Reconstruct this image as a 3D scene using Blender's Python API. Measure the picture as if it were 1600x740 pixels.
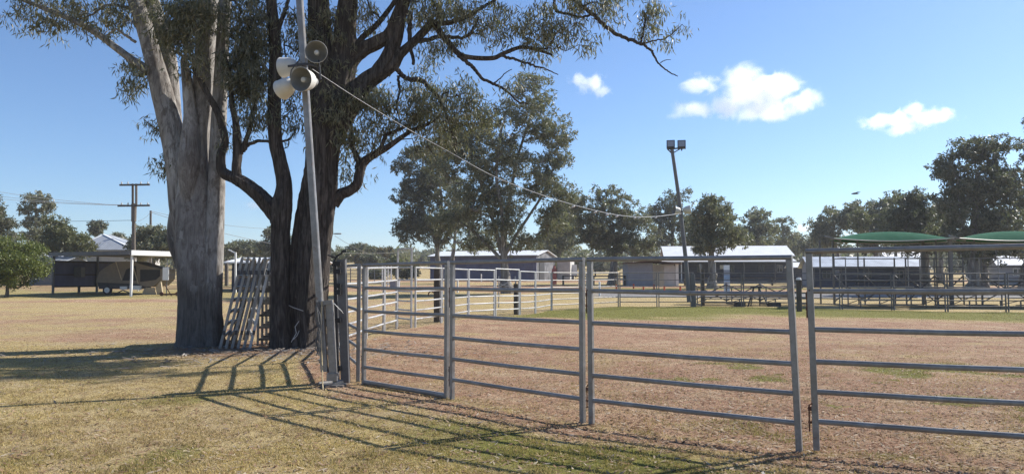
import bpy, math, random
import numpy as np
from mathutils import Vector, Matrix

random.seed(11)
RNG = np.random.default_rng(11)
scene = bpy.context.scene
COL = scene.collection
for o in list(bpy.data.objects): bpy.data.objects.remove(o)

# ---------------------------------------------------------------- camera
PITCH = math.radians(3.1); FPX = 1160.0; EYE = 1.555
cd = bpy.data.cameras.new('camera'); cam = bpy.data.objects.new('camera', cd); COL.objects.link(cam)
cam.location = (0, 0, EYE); cam.rotation_euler = (math.pi/2 + PITCH, 0, 0)
cd.sensor_width = 36; cd.lens = 36*FPX/1600; cd.clip_start = .05; cd.clip_end = 6000
scene.camera = cam
scene.render.resolution_x = 1024; scene.render.resolution_y = 473

# ---------------------------------------------------------------- sky and sun
SUN_AZ = math.radians(29); SUN_EL = math.radians(38)
world = bpy.data.worlds.new("World"); scene.world = world; world.use_nodes = True
wt = world.node_tree; wt.nodes.clear()
sky = wt.nodes.new('ShaderNodeTexSky'); sky.sky_type = 'NISHITA'; sky.sun_disc = False
sky.sun_elevation = SUN_EL; sky.sun_rotation = math.pi/2 - SUN_AZ
sky.air_density = 1.0; sky.dust_density = .6; sky.ozone_density = 4.0; sky.altitude = 400
wbg = wt.nodes.new('ShaderNodeBackground'); wbg.inputs[1].default_value = .092
wo = wt.nodes.new('ShaderNodeOutputWorld')
tint = wt.nodes.new('ShaderNodeMix'); tint.data_type = 'RGBA'; tint.blend_type = 'MULTIPLY'; tint.inputs[0].default_value = 1; tint.inputs[7].default_value = (.82, .94, 1.08, 1)
wt.links.new(sky.outputs[0], tint.inputs[6]); wt.links.new(tint.outputs[2], wbg.inputs[0]); wt.links.new(wbg.outputs[0], wo.inputs[0])
sl = bpy.data.lights.new('sun', 'SUN'); sl.energy = 5.0; sl.angle = math.radians(.53); sl.color = (1, .95, .87)
sun = bpy.data.objects.new('sun', sl); COL.objects.link(sun)
SDIR = Vector((math.cos(SUN_AZ)*math.cos(SUN_EL), math.sin(SUN_AZ)*math.cos(SUN_EL), math.sin(SUN_EL)))
sun.rotation_euler = SDIR.to_track_quat('Z', 'Y').to_euler(); sun.location = (20, 10, 30)
vs = scene.view_settings; vs.view_transform = 'Standard'; vs.look = 'None'; vs.gamma = 1; vs.exposure = 0.68
vs.use_curve_mapping = False
scene.cycles.max_bounces = 6; scene.cycles.transparent_max_bounces = 8
scene.cycles.use_denoising = True; scene.cycles.denoiser = 'OPENIMAGEDENOISE'; scene.cycles.denoising_input_passes = 'RGB_ALBEDO_NORMAL'; scene.cycles.denoising_prefilter = 'NONE'

# ---------------------------------------------------------------- picture <-> place
def P(px, py, Y):
    x = (px-800)/FPX; y = (370-py)/FPX
    d = (x, math.cos(PITCH)-y*math.sin(PITCH), math.sin(PITCH)+y*math.cos(PITCH))
    s = Y/d[1]
    return Vector((d[0]*s, Y, EYE+d[2]*s))
YARD = [(-2.2, 11.0), (-3.2, 13.9), (-3.62, 16.1), (-3.6, 18.4), (-3.55, 20.2), (-3.35, 21.5), (-2.9, 21.9), (-2.3, 24.1), (-1.6, 27.1),
        (-.68, 28.7), (.31, 30.2), (1.0, 31.7), (1.85, 35.0), (3.7, 37.0), (5.56, 38.7), (7.6, 38.8), (9.56, 38.8), (11.95, 38.6),
        (14.2, 37.6), (15.9, 36), (18.1, 35.4), (19.5, 33.4), (22.2, 33.4), (26, 28), (27, 18), (22, 9), (14, 4), (8.8, 3.6), (6.6, 4.6), (4.7, 5.75), (2.62, 6.7), (.79, 7.95), (-.8, 9.6)]
def terrain(x, y):
    x = np.asarray(x, float); y = np.asarray(y, float)
    r = np.hypot(x, y)
    yy = np.where(y > 0, np.maximum(y, r*.8), r*.8)
    z = np.interp(yy, [0, 36, 45, 60, 100, 150, 250, 400, 600, 1500], [0, 0, .09, .36, .93, 2.0, 5.2, 10.5, 14, 16])
    z = z + .08*np.exp(-(((x+2)/6)**2+((y-25)/7)**2))
    z = z + np.interp(yy, [0, 40, 200, 1500], [0, 0, 1, 3])*np.sin(x*.013+1)*np.cos(y*.009)*.8
    z = z + .02*np.sin(x*.9+1.3)*np.cos(y*.7)*np.exp(-r/60)
    return z
def tz(x, y): return float(terrain(x, y))
def G(px, py):
    x = (px-800)/FPX; v = (370-py)/FPX
    d = (x, math.cos(PITCH)-v*math.sin(PITCH), math.sin(PITCH)+v*math.cos(PITCH))
    s = 1.0
    for i in range(6000):
        s *= 1.002
        if EYE+d[2]*s <= tz(d[0]*s, d[1]*s): break
    return Vector((d[0]*s, d[1]*s, tz(d[0]*s, d[1]*s)))

# ---------------------------------------------------------------- mesh building
class MB:
    def __init__(s): s.v = []; s.q = []; s.t = []; s.n = 0
    def add(s, v, q=None, t=None):
        v = np.asarray(v, float).reshape(-1, 3)
        if q is not None and len(q): s.q.append(np.asarray(q, int).reshape(-1, 4)+s.n)
        if t is not None and len(t): s.t.append(np.asarray(t, int).reshape(-1, 3)+s.n)
        s.v.append(v); s.n += len(v); return s
    def box(s, c, d, M=None):
        x, y, z = d[0]/2, d[1]/2, d[2]/2
        v = np.array([(-x,-y,-z),(x,-y,-z),(x,y,-z),(-x,y,-z),(-x,-y,z),(x,-y,z),(x,y,z),(-x,y,z)])
        if M is not None: v = v @ np.array(M.to_3x3()).T
        return s.add(v+np.array(c), [(3,2,1,0),(4,5,6,7),(0,1,5,4),(1,2,6,5),(2,3,7,6),(3,0,4,7)])
    def bar(s, a, b, w, h=None, up=(0,0,1), bev=0):
        h = h or w; a = np.array(a, float); b = np.array(b, float); d = b-a; L = np.linalg.norm(d); d /= L
        up = np.array(up, float)
        if abs(d @ up) > .97: up = np.array((0,1,0.)) if abs(d[1]) < .9 else np.array((1,0,0.))
        x = np.cross(d, up); x /= np.linalg.norm(x); y = np.cross(x, d)
        if bev:
            r = bev; pts = [(-w/2+r,-h/2),(w/2-r,-h/2),(w/2,-h/2+r),(w/2,h/2-r),(w/2-r,h/2),(-w/2+r,h/2),(-w/2,h/2-r),(-w/2,-h/2+r)]
        else: pts = [(-w/2,-h/2),(w/2,-h/2),(w/2,h/2),(-w/2,h/2)]
        n = len(pts); v = [a+x*p+y*q for p, q in pts]+[b+x*p+y*q for p, q in pts]
        q = [(i,(i+1)%n,(i+1)%n+n,i+n) for i in range(n)]
        if n == 4: q += [(3,2,1,0),(4,5,6,7)]; t = []
        else:
            v += [a, b]; t = [((i+1)%n, i, 2*n) for i in range(n)]+[(i+n, (i+1)%n+n, 2*n+1) for i in range(n)]
        q = [tuple(reversed(f)) for f in q]; t = [tuple(reversed(f)) for f in t]
        return s.add(v, q, t)
    def tube(s, pts, rad, n=8, cap=True, noise=0, seed=0, ribs=0, squash=None, cyc=4):
        pts = np.asarray(pts, float); m = len(pts)
        rad = np.full(m, rad, float) if np.isscalar(rad) else np.asarray(rad, float)
        tan = np.gradient(pts, axis=0); tan /= np.linalg.norm(tan, axis=1)[:, None]+1e-9
        u = np.cross(tan[0], (0,1,0)) if abs(tan[0][1]) < .9 else np.cross(tan[0], (1,0,0))
        u /= np.linalg.norm(u); rg = np.random.default_rng(seed)
        th = np.arange(n)/n*2*math.pi; V = []
        ph = rg.random(8)*6.28
        for i in range(m):
            u = u-tan[i]*(u @ tan[i]); u /= np.linalg.norm(u); w = np.cross(tan[i], u)
            r = np.full(n, rad[i])
            if ribs: r = r*(1+ribs*(np.sin(th*cyc+ph[0]+i*.06)+.6*np.sin(th*(cyc*2-1)+ph[1]-i*.05)+.35*np.sin(th*(cyc*3+1)+ph[2]+i*.11)))
            if noise: r = r*(1+noise*rg.standard_normal(n))
            V.append(pts[i]+np.outer(np.cos(th)*r, u)+np.outer(np.sin(th)*r, w))
        V = np.concatenate(V)
        i, j = np.meshgrid(np.arange(m-1), np.arange(n), indexing='ij'); i = i.ravel(); j = j.ravel(); k = (j+1) % n
        q = np.stack([i*n+j, i*n+k, (i+1)*n+k, (i+1)*n+j], 1)[:, ::-1]
        t = []
        if cap:
            V = np.concatenate([V, pts[:1], pts[-1:]])
            t = [(a, (a+1) % n, m*n) for a in range(n)]+[((m-1)*n+(a+1) % n, (m-1)*n+a, m*n+1) for a in range(n)]
        q = q[:, ::-1]; t = [tuple(reversed(f)) for f in t]
        return s.add(V, q, t)
    def lathe(s, prof, c, axis, n=24):
        ax = Vector(axis).normalized(); R = ax.to_track_quat('Z', 'Y').to_matrix(); m = len(prof)
        V = []
        for r, z in prof:
            for k in range(n):
                a = 2*math.pi*k/n; V.append(R @ Vector((r*math.cos(a), r*math.sin(a), z))+Vector(c))
        q = [(i*n+k, i*n+(k+1) % n, (i+1)*n+(k+1) % n, (i+1)*n+k) for i in range(m-1) for k in range(n)]
        return s.add([tuple(v) for v in V], q)
    def prism(s, poly, off):          # convex-ish planar polygon swept by off; caps fanned from its centre
        p = np.array([tuple(a) for a in poly], float); n = len(p); o = np.array(tuple(off), float)
        V = np.concatenate([p, p+o, [p.mean(0)], [p.mean(0)+o]])
        q = [(i, (i+1) % n, (i+1) % n+n, i+n) for i in range(n)]
        t = [((i+1) % n, i, 2*n) for i in range(n)]+[(i+n, (i+1) % n+n, 2*n+1) for i in range(n)]
        return s.add(V, q, t)
    def mesh(s, name, sharp=40):
        V = np.concatenate(s.v); me = bpy.data.meshes.new(name)
        Q = np.concatenate(s.q) if s.q else np.zeros((0,4), int); T = np.concatenate(s.t) if s.t else np.zeros((0,3), int)
        me.vertices.add(len(V)); me.vertices.foreach_set('co', V.astype(np.float32).ravel())
        me.loops.add(len(Q)*4+len(T)*3)
        me.loops.foreach_set('vertex_index', np.concatenate([Q.ravel(), T.ravel()]).astype(np.int32))
        me.polygons.add(len(Q)+len(T))
        ls = np.concatenate([np.arange(len(Q))*4, len(Q)*4+np.arange(len(T))*3]).astype(np.int32)
        me.polygons.foreach_set('loop_start', ls)
        me.polygons.foreach_set('use_smooth', np.ones(len(ls), bool) if sharp else np.zeros(len(ls), bool))
        me.update(calc_edges=True); me.validate()
        if sharp: me.set_sharp_from_angle(angle=math.radians(sharp))
        return me
def wloc(o):
    l = Vector((0,0,0))
    while o is not None: l += o.location; o = o.parent
    return l
def obj(name, mb, mat, parent=None, sharp=40, label=None, local=False):
    """one mesh object; mb is in world space unless local, its origin goes to the parent's (or stays at 0)"""
    if parent is not None and not local:
        w = np.array(wloc(parent)); mb.v = [v-w for v in mb.v]
    me = mb.mesh(name, sharp); me.materials.append(mat)
    o = bpy.data.objects.new(name, me); COL.objects.link(o)
    if parent is not None: o.parent = parent
    if label: o['label'] = label
    return o
def thing(name, label, cat, loc=(0,0,0), rotz=0, group=None):
    o = bpy.data.objects.new(name, None); COL.objects.link(o); o.empty_display_size = .2
    o.location = loc; o.rotation_euler = (0,0,rotz); o['label'] = label; o['category'] = cat
    if group: o['group'] = group
    return o
def single(name, mb, mat, label, cat, group=None, sharp=40, kind=None):
    w = np.concatenate(mb.v); base = np.array([(w[:,0].min()+w[:,0].max())/2, (w[:,1].min()+w[:,1].max())/2, w[:,2].min()])
    mb.v = [v-base for v in mb.v]
    o = obj(name, mb, mat, None, sharp); o.location = tuple(base); o['label'] = label; o['category'] = cat
    if group: o['group'] = group
    if kind: o['kind'] = kind
    return o
def struct(name, mb, mat, sharp=40):
    o = obj(name, mb, mat, None, sharp); o['kind'] = 'structure'; return o

# ---------------------------------------------------------------- materials
class NT:
    def __init__(s, name):
        s.m = bpy.data.materials.new(name); s.m.use_nodes = True; s.t = s.m.node_tree; s.N = s.t.nodes; s.L = s.t.links
        s.b = s.N['Principled BSDF']; s.out = s.N['Material Output']
        s.tc = s.N.new('ShaderNodeTexCoord')
    def link(s, a, b): s.L.new(a, b)
    def mapping(s, scale=(1,1,1), src='Object', rot=(0,0,0)):
        n = s.N.new('ShaderNodeMapping'); n.inputs['Scale'].default_value = scale; n.inputs['Rotation'].default_value = rot
        if src == 'Position':
            g = s.N.new('ShaderNodeNewGeometry'); s.link(g.outputs['Position'], n.inputs[0])
        else: s.link(s.tc.outputs[src], n.inputs[0])
        return n.outputs[0]
    def noise(s, vec, scale=5, detail=4, rough=.55, dist=0):
        n = s.N.new('ShaderNodeTexNoise'); n.inputs['Scale'].default_value = scale; n.inputs['Detail'].default_value = detail
        n.inputs['Roughness'].default_value = rough; n.inputs['Distortion'].default_value = dist
        if vec is not None: s.link(vec, n.inputs['Vector'])
        return n.outputs['Fac']
    def ramp(s, fac, stops):
        n = s.N.new('ShaderNodeValToRGB'); e = n.color_ramp.elements
        while len(e) < len(stops): e.new(.5)
        for k, (p, c) in enumerate(stops):
            e[k].position = p; e[k].color = (*c, 1) if not np.isscalar(c) else (c, c, c, 1)
        s.link(fac, n.inputs[0]); return n.outputs[0]
    def mix(s, f, a, b, mode='MIX'):
        n = s.N.new('ShaderNodeMix'); n.data_type = 'RGBA'; n.blend_type = mode
        for x, k in ((f, 0), (a, 6), (b, 7)):
            if isinstance(x, (int, float)): n.inputs[k].default_value = x if k == 0 else (x, x, x, 1)
            elif isinstance(x, tuple): n.inputs[k].default_value = (*x, 1)
            else: s.link(x, n.inputs[k])
        return n.outputs[2]
    def math(s, op, a, b=0.5):
        n = s.N.new('ShaderNodeMath'); n.operation = op
        for k, x in enumerate((a, b)):
            if isinstance(x, (int, float)): n.inputs[k].default_value = x
            else: s.link(x, n.inputs[k])
        return n.outputs[0]
    def attr(s, name):
        n = s.N.new('ShaderNodeAttribute'); n.attribute_name = name; return n
    def bump(s, h, strength=.5, dist=.02):
        n = s.N.new('ShaderNodeBump'); n.inputs['Strength'].default_value = strength; n.inputs['Distance'].default_value = dist
        s.link(h, n.inputs['Height']); s.link(n.outputs[0], s.b.inputs['Normal'])
    def set(s, color=None, rough=None, metal=None, spec=None):
        for k, x in (('Base Color', color), ('Roughness', rough), ('Metallic', metal), ('Specular IOR Level', spec)):
            if x is None: continue
            if isinstance(x, tuple): s.b.inputs[k].default_value = (*x, 1)
            elif isinstance(x, (int, float)): s.b.inputs[k].default_value = x
            else: s.link(x, s.b.inputs[k])
        return s.m
def simple(name, col, rough=.6, metal=0, var=.25, scale=6, bump=0, spec=.5, stretch=(1,1,1)):
    n = NT(name); f = n.noise(n.mapping(stretch), scale, 5, .6)
    c = n.ramp(f, [(.25, tuple(x*(1-var) for x in col)), (.75, tuple(min(1, x*(1+var)) for x in col))])
    if bump: n.bump(f, bump, .01)
    return n.set(c, rough, metal, spec)
def corrugated(name, col, per=.08, axis='X', rough=.45, metal=.2, var=.12, dirt=.3):
    n = NT(name); w = n.N.new('ShaderNodeTexWave'); w.bands_direction = axis; w.inputs['Scale'].default_value = 1/(per*2*math.pi)*2
    n.link(n.tc.outputs['Object'], w.inputs['Vector'])
    f = n.noise(n.mapping((1,1,1)), 1.2, 5, .6)
    c = n.ramp(f, [(.3, tuple(x*(1-var-dirt*.3) for x in col)), (.7, tuple(min(1, x*(1+var)) for x in col))])
    c = n.mix(n.math('MULTIPLY', w.outputs['Fac'], .22), c, tuple(x*.75 for x in col))
    n.bump(w.outputs['Fac'], .6, .02)
    return n.set(c, rough, metal)

M = {}
def galv(name, a, b, metal=.45, rough=.42):
    n = NT(name); v = n.mapping((1,1,1)); f = n.noise(v, 14, 6, .7); g = n.noise(v, 2.2, 3, .5)
    c = n.mix(g, n.ramp(f, [(.3, a), (.7, b)]), tuple(x*.8 for x in a)); k = n.noise(n.mapping((1,1,1)), 6, 6, .75); c = n.mix(n.ramp(k, [(.60, 0.), (.70, .75)]), c, (.16,.085,.05)); k2 = n.noise(n.mapping((1,1,1)), 1.1, 5, .7); c = n.mix(n.ramp(k2, [(.5, 0.), (.62, .55)]), c, (.20,.175,.15))
    n.bump(f, .08, .003)
    return n.set(c, n.ramp(f, [(.2, rough-.1), (.8, rough+.15)]), metal)
M['galv'] = galv('galvanised_steel', (.21,.205,.20), (.42,.41,.395), .35, .38)
M['galv_sunlit'] = galv('sunlit_galvanised_steel', (.46,.46,.46), (.66,.66,.65), .25, .4)  # paler copy of the steel, sunlight on the far panels put into its colour
M['galv_dull'] = galv('weathered_galvanised_steel', (.11,.11,.115), (.20,.20,.20), .15, .5)
M['dark_steel'] = simple('dark_steel', (.06,.06,.065), .55, .4, .3, 9)
M['rust'] = simple('rusty_steel', (.13,.055,.03), .8, .1, .5, 20, .3)
M['black'] = simple('black_rubber', (.02,.02,.022), .7)
M['white_paint'] = simple('white_paint', (.72,.72,.70), .5, 0, .08, 3)
M['white_roof'] = corrugated('white_corrugated_roof', (.78,.79,.80), .10, 'X', .45, .0, .06, .22)
M['grey_roof'] = corrugated('zinc_corrugated_roof', (.52,.55,.58), .19, 'X', .4, .3, .2)
M['house_roof'] = corrugated('pale_corrugated_house_roof', (.42,.44,.46), .3, 'X', .5, .2, .1)
M['shed_wall'] = corrugated('slate_blue_sheet_wall', (.115,.12,.20), .2, 'X', .6, .1, .12)
M['dark_wall'] = corrugated('dark_blue_weatherboard', (.05,.058,.09), .3, 'Z', .6, 0, .2)
M['zinc_wall'] = corrugated('rusty_zinc_sheet', (.22,.22,.23), .16, 'X', .5, .3, .45, .8)
M['grey_render'] = simple('grey_render_wall', (.27,.28,.31), .8, 0, .12, 2)
M['cream_wall'] = simple('cream_wall', (.50,.48,.45), .8, 0, .15, 2)
M['brown_trim'] = simple('brown_roof_edge', (.11,.04,.03), .6)
M['glass'] = simple('window_glass', (.03,.04,.05), .1, 0, .2, 2)
M['timber'] = simple('weathered_timber', (.13,.11,.09), .85, 0, .45, 5, .5, .3, (6,6,.8))
M['dark_timber'] = simple('dark_old_timber', (.085,.075,.065), .9, 0, .4, 5, .5, .3, (6,6,.8))
M['canvas'] = simple('tan_canvas', (.20,.165,.125), .9, 0, .15, 3, .2)
M['canvas_light'] = simple('beige_canvas', (.42,.34,.23), .9, 0, .15, 3, .2)  # beige canvas of the flaps and seams, paler than the tent
M['mesh_dark'] = simple('dark_tent_window', (.025,.025,.028), .8)
M['horn'] = simple('cream_horn_paint', (.55,.54,.50), .5, 0, .1, 8)
M['horn_in'] = simple('grey_horn_inside', (.26,.26,.25), .6, 0, .12, 8)
M['lamp_glass'] = simple('floodlight_glass', (.30,.33,.38), .15, 0, .1)
M['wire'] = simple('pale_wire', (.55,.55,.53), .5, .2)
M['dark_wire'] = simple('dark_wire', (.10,.10,.10), .6)
M['orange'] = simple('orange_paint', (.60,.10,.03), .6)
M['rope'] = simple('pale_rope', (.52,.42,.25), .9, 0, .2, 30)
M['red'] = simple('faded_red_paint', (.42,.12,.10), .6)
M['blue'] = simple('pale_blue_paint', (.25,.34,.46), .5)
M['tank'] = simple('cream_tank', (.60,.58,.50), .6)
def green_sail():
    n = NT('green_shade_cloth'); f = n.noise(n.mapping((1,1,1)), 2, 4)
    c = n.ramp(f, [(.3, (.026,.115,.066)), (.7, (.040,.15,.088))])
    tr = n.N.new('ShaderNodeBsdfTranslucent'); n.link(c, tr.inputs[0]); ms = n.N.new('ShaderNodeMixShader'); ms.inputs[0].default_value = .22
    n.set(c, 1.0, 0, .1); n.link(n.b.outputs[0], ms.inputs[1]); n.link(tr.outputs[0], ms.inputs[2]); n.link(ms.outputs[0], n.out.inputs[0]); return n.m
M['sail'] = green_sail()
def smooth_bark():
    n = NT('smooth_gum_bark'); f = n.noise(n.mapping((2.6,2.6,.8)), 2.2, 7, .66, 1.2); g = n.noise(n.mapping((15,15,.9)), 2, 6, .65, .4); k = n.noise(n.mapping((1,1,.5)), 3.2, 7, .72, .5); w = n.noise(n.mapping((1,1,.3)), 1.2, 3, .5)
    c = n.ramp(f, [(.30, (.08,.071,.064)), (.42, (.19,.173,.158)), (.53, (.31,.29,.268)), (.62, (.36,.34,.315)), (.76, (.16,.142,.128))])
    c = n.mix(n.ramp(g, [(.36, .6), (.48, 0.)]), c, (.10,.085,.075))
    c = n.mix(n.ramp(k, [(.56, 0.), (.60, .8)]), c, (.13,.11,.096)); k3 = n.noise(n.mapping((1,1,.35)), 4.5, 6, .7, .3); c = n.mix(n.ramp(k3, [(.56, 0.), (.60, .7)]), c, (.44,.425,.40)); c = n.mix(n.ramp(w, [(.40, .4), (.55, 0.)]), c, (.12,.10,.09))
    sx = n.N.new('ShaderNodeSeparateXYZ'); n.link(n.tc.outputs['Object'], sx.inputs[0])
    st = n.math('ADD', n.math('MULTIPLY', sx.outputs[2], -.30), n.math('ADD', n.math('MULTIPLY', w, 1.6), n.math('MULTIPLY', f, .6)))   # rough dark stocking of old bark low on the trunk, deepened with painted shade
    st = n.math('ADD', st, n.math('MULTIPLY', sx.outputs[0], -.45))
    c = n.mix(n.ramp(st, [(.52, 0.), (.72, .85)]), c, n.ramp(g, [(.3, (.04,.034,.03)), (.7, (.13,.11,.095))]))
    n.bump(n.math('ADD', n.math('MULTIPLY', g, 1.2), n.math('ADD', n.math('MULTIPLY', f, 1.2), k)), .6, .03); return n.set(c, .8, 0, .25)
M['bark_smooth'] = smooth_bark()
def rough_bark(name, a, b, c3, sc=1.0, dist=.06):
    n = NT(name); f = n.noise(n.mapping((9*sc,9*sc,1.0*sc)), 1.6, 7, .62, 1.2); g = n.noise(n.mapping((1,1,1)), 14*sc, 5, .7)
    c = n.ramp(f, [(.36, a), (.5, b), (.66, c3)]); c = n.mix(n.math('MULTIPLY', g, .4), c, a)
    n.bump(n.math('ADD', f, n.math('MULTIPLY', g, .25)), 1.0, dist); return n.set(c, .95, 0, .15)
M['bark_rough'] = rough_bark('furrowed_dark_bark', (.03,.025,.022), (.075,.064,.056), (.15,.13,.115))
M['bark_mid'] = rough_bark('grey_tree_bark', (.10,.09,.08), (.20,.185,.17), (.36,.34,.31), .4, .04)
M['bark_far'] = simple('far_tree_bark', (.12,.105,.09), .9, 0, .5, 3)
def leafmat(name, cols, trans=.25, rough=.45):
    n = NT(name); g = n.N.new('ShaderNodeNewGeometry'); r = n.ramp(g.outputs['Random Per Island'], [(i/(len(cols)-1)*.98, c) for i, c in enumerate(cols)])
    n.set(r, rough, 0, .45)
    tr = n.N.new('ShaderNodeBsdfTranslucent'); n.link(n.mix(.5, r, (.12,.16,.03)), tr.inputs[0]); ms = n.N.new('ShaderNodeMixShader'); ms.inputs[0].default_value = trans
    n.link(n.b.outputs[0], ms.inputs[1]); n.link(tr.outputs[0], ms.inputs[2]); n.link(ms.outputs[0], n.out.inputs[0]); return n.m
M['leaf_near'] = leafmat('gum_leaves', [(.085,.09,.055),(.14,.14,.085),(.20,.19,.12),(.30,.27,.18),(.11,.11,.07)], .38, .5)
M['leaf_dark'] = leafmat('dark_gum_leaves', [(.065,.07,.046),(.10,.105,.068),(.15,.148,.10),(.22,.205,.14)], .34, .5)
M['leaf_mid'] = leafmat('grey_green_gum_leaves', [(.095,.10,.06),(.15,.155,.092),(.215,.21,.135),(.31,.29,.19),(.12,.125,.078)], .35, .5)
M['leaf_olive'] = leafmat('olive_leaves', [(.09,.10,.045),(.14,.145,.06),(.20,.19,.085),(.11,.12,.05)], .3)
M['leaf_bush'] = leafmat('glossy_bush_leaves', [(.055,.08,.018),(.12,.15,.028),(.20,.22,.045),(.075,.10,.022)], .32, .5)
M['leaf_brown'] = leafmat('dry_brown_leaves', [(.13,.10,.05),(.18,.14,.07),(.22,.16,.07),(.10,.09,.04)])

# ================================================================ GROUND
def poly_sd(x, y, poly):
    """signed distance to a polygon: negative inside"""
    d = np.full(x.shape, 1e9); ins = np.zeros(x.shape, bool); n = len(poly)
    for i in range(n):
        ax, ay = poly[i]; bx, by = poly[(i+1) % n]; ex, ey = bx-ax, by-ay
        t = np.clip(((x-ax)*ex+(y-ay)*ey)/(ex*ex+ey*ey), 0, 1)
        d = np.minimum(d, np.hypot(x-ax-t*ex, y-ay-t*ey))
        c = ((ay <= y) & (by > y)) | ((by <= y) & (ay > y))
        with np.errstate(divide='ignore', invalid='ignore'): xi = ax+(y-ay)/(by-ay if by != ay else 1e-9)*ex
        ins ^= c & (x < xi)
    return np.where(ins, -d, d)
def sstep(a, b, x): t = np.clip((x-a)/(b-a), 0, 1); return t*t*(3-2*t)
def vnoise(x, y, s, seed):
    rg = np.random.default_rng(seed); a = rg.random((64, 64)); u = x/s; v = y/s; i = np.floor(u).astype(int); j = np.floor(v).astype(int)
    fu = u-i; fv = v-j; fu = fu*fu*(3-2*fu); fv = fv*fv*(3-2*fv); g = lambda p, q: a[p % 64, q % 64]
    return (g(i,j)*(1-fu)+g(i+1,j)*fu)*(1-fv)+(g(i,j+1)*(1-fu)+g(i+1,j+1)*fu)*fv
def fnoise(x, y, s, seed): return vnoise(x,y,s,seed)*.55+vnoise(x,y,s/2.1,seed+1)*.28+vnoise(x,y,s/4.3,seed+2)*.17
def zones(x, y):
    """weights: dirt (bare earth), green (live grass), road"""
    sd = poly_sd(x, y, YARD); n1 = fnoise(x, y, 3.0, 5); n2 = fnoise(x, y, 1.1, 15); n3 = fnoise(x, y, 9, 25)
    inside = 1-sstep(-.3, .5, sd+(n2-.5)*.8)
    # arena: bare in the middle, green along the far and near-right rims
    dirt = inside*np.clip(.40+.45*n1+.75*(n2-.35), 0, 1)
    farg = inside*sstep(25.5, 32, y+(n1-.5)*7+.22*x)*sstep(-3.5, -.2, x-1.5+(n1-.5)*3)*sstep(-12, -4.5, sd)
    dirt = dirt*(1-.85*farg)
    # the walked strip just outside the near panels and round the tree roots
    strip = (1-inside)*(1-sstep(.1, 1.3, sd+(n2-.5)*.9))*(y < 20)
    dirt = np.maximum(dirt, strip*.95)
    roots = np.exp(-(((x+5.6)/2.6)**2+((y-16.3)/2.2)**2)*1.1)
    dirt = np.maximum(dirt, roots*.9)
    # bare paddock on the left and in the middle distance
    pad = sstep(13.5, 19, y+(n1-.5)*4+.35*np.clip(x+10, -8, 20)*0)*(x < 1.5+0*x)*(1-inside)*(1-sstep(44, 50, y))
    dirt = np.maximum(dirt, pad*np.clip(.1+.5*n3+.7*(n2-.4), 0, 1))
    bands = sstep(.42, .62, .5+.5*np.sin(y*.19+x*.015+n3*2.5))*sstep(40, 46, y)*(1-sstep(90, 130, y))
    dirt = np.maximum(dirt, bands*.75*(1-inside))
    green = np.maximum(farg*.8, inside*sstep(.48, .70, fnoise(x, y, .8, 91))*.7*sstep(-.5, 4, x+(n1-.5)*4)*(1-sstep(12, 17, y)))
    nearg = (1-inside)*sstep(.42, .75, fnoise(x, y, 1.6, 45))*(1-sstep(10.5, 14, y))*.55
    green = np.maximum(green, nearg*(1-strip))
    edge = (1-inside)*(1-sstep(1.2, 4.0, sd))*sstep(-3.2, 0.5, x)*(y < 9.5)*sstep(.55, 1.1, sd+(n2-.5)*.5)*(.45+.7*n2)
    green = np.maximum(green, edge*.85)
    green = np.maximum(green, sstep(44, 50, y)*(x < -18)*(.45)*(1-sstep(75, 90, y)))
    green = np.maximum(green, sstep(60, 64, y)*(1-sstep(66, 72, y))*(x > 7)*.6)
    road = sstep(49.3, 49.8, y+.02*x)*(1-sstep(56.2, 56.8, y+.02*x))*sstep(4, 7, x)
    return np.clip(dirt, 0, 1), np.clip(green, 0, 1), np.clip(road, 0, 1)
def axis(n, lim, s): t = np.linspace(-1, 1, n); return lim*np.sinh(t*s)/math.sinh(s)
gx = axis(621, 1500, 6.6)
gy = np.concatenate([-np.geomspace(400, 2, 30), 1500*np.sinh(np.linspace(0, 1, 620)*6.0)/math.sinh(6.0)]); X, Y = np.meshgrid(gx, gy); Z = terrain(X, Y)
V = np.stack([X.ravel(), Y.ravel(), Z.ravel()], 1); nx, ny = len(gx), len(gy)
jj, ii = np.meshgrid(np.arange(ny-1), np.arange(nx-1), indexing='ij'); a = (jj*nx+ii).ravel()
gm = MB().add(V, np.stack([a, a+1, a+nx+1, a+nx], 1))
GN = NT('ground_earth_and_grass')
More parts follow.
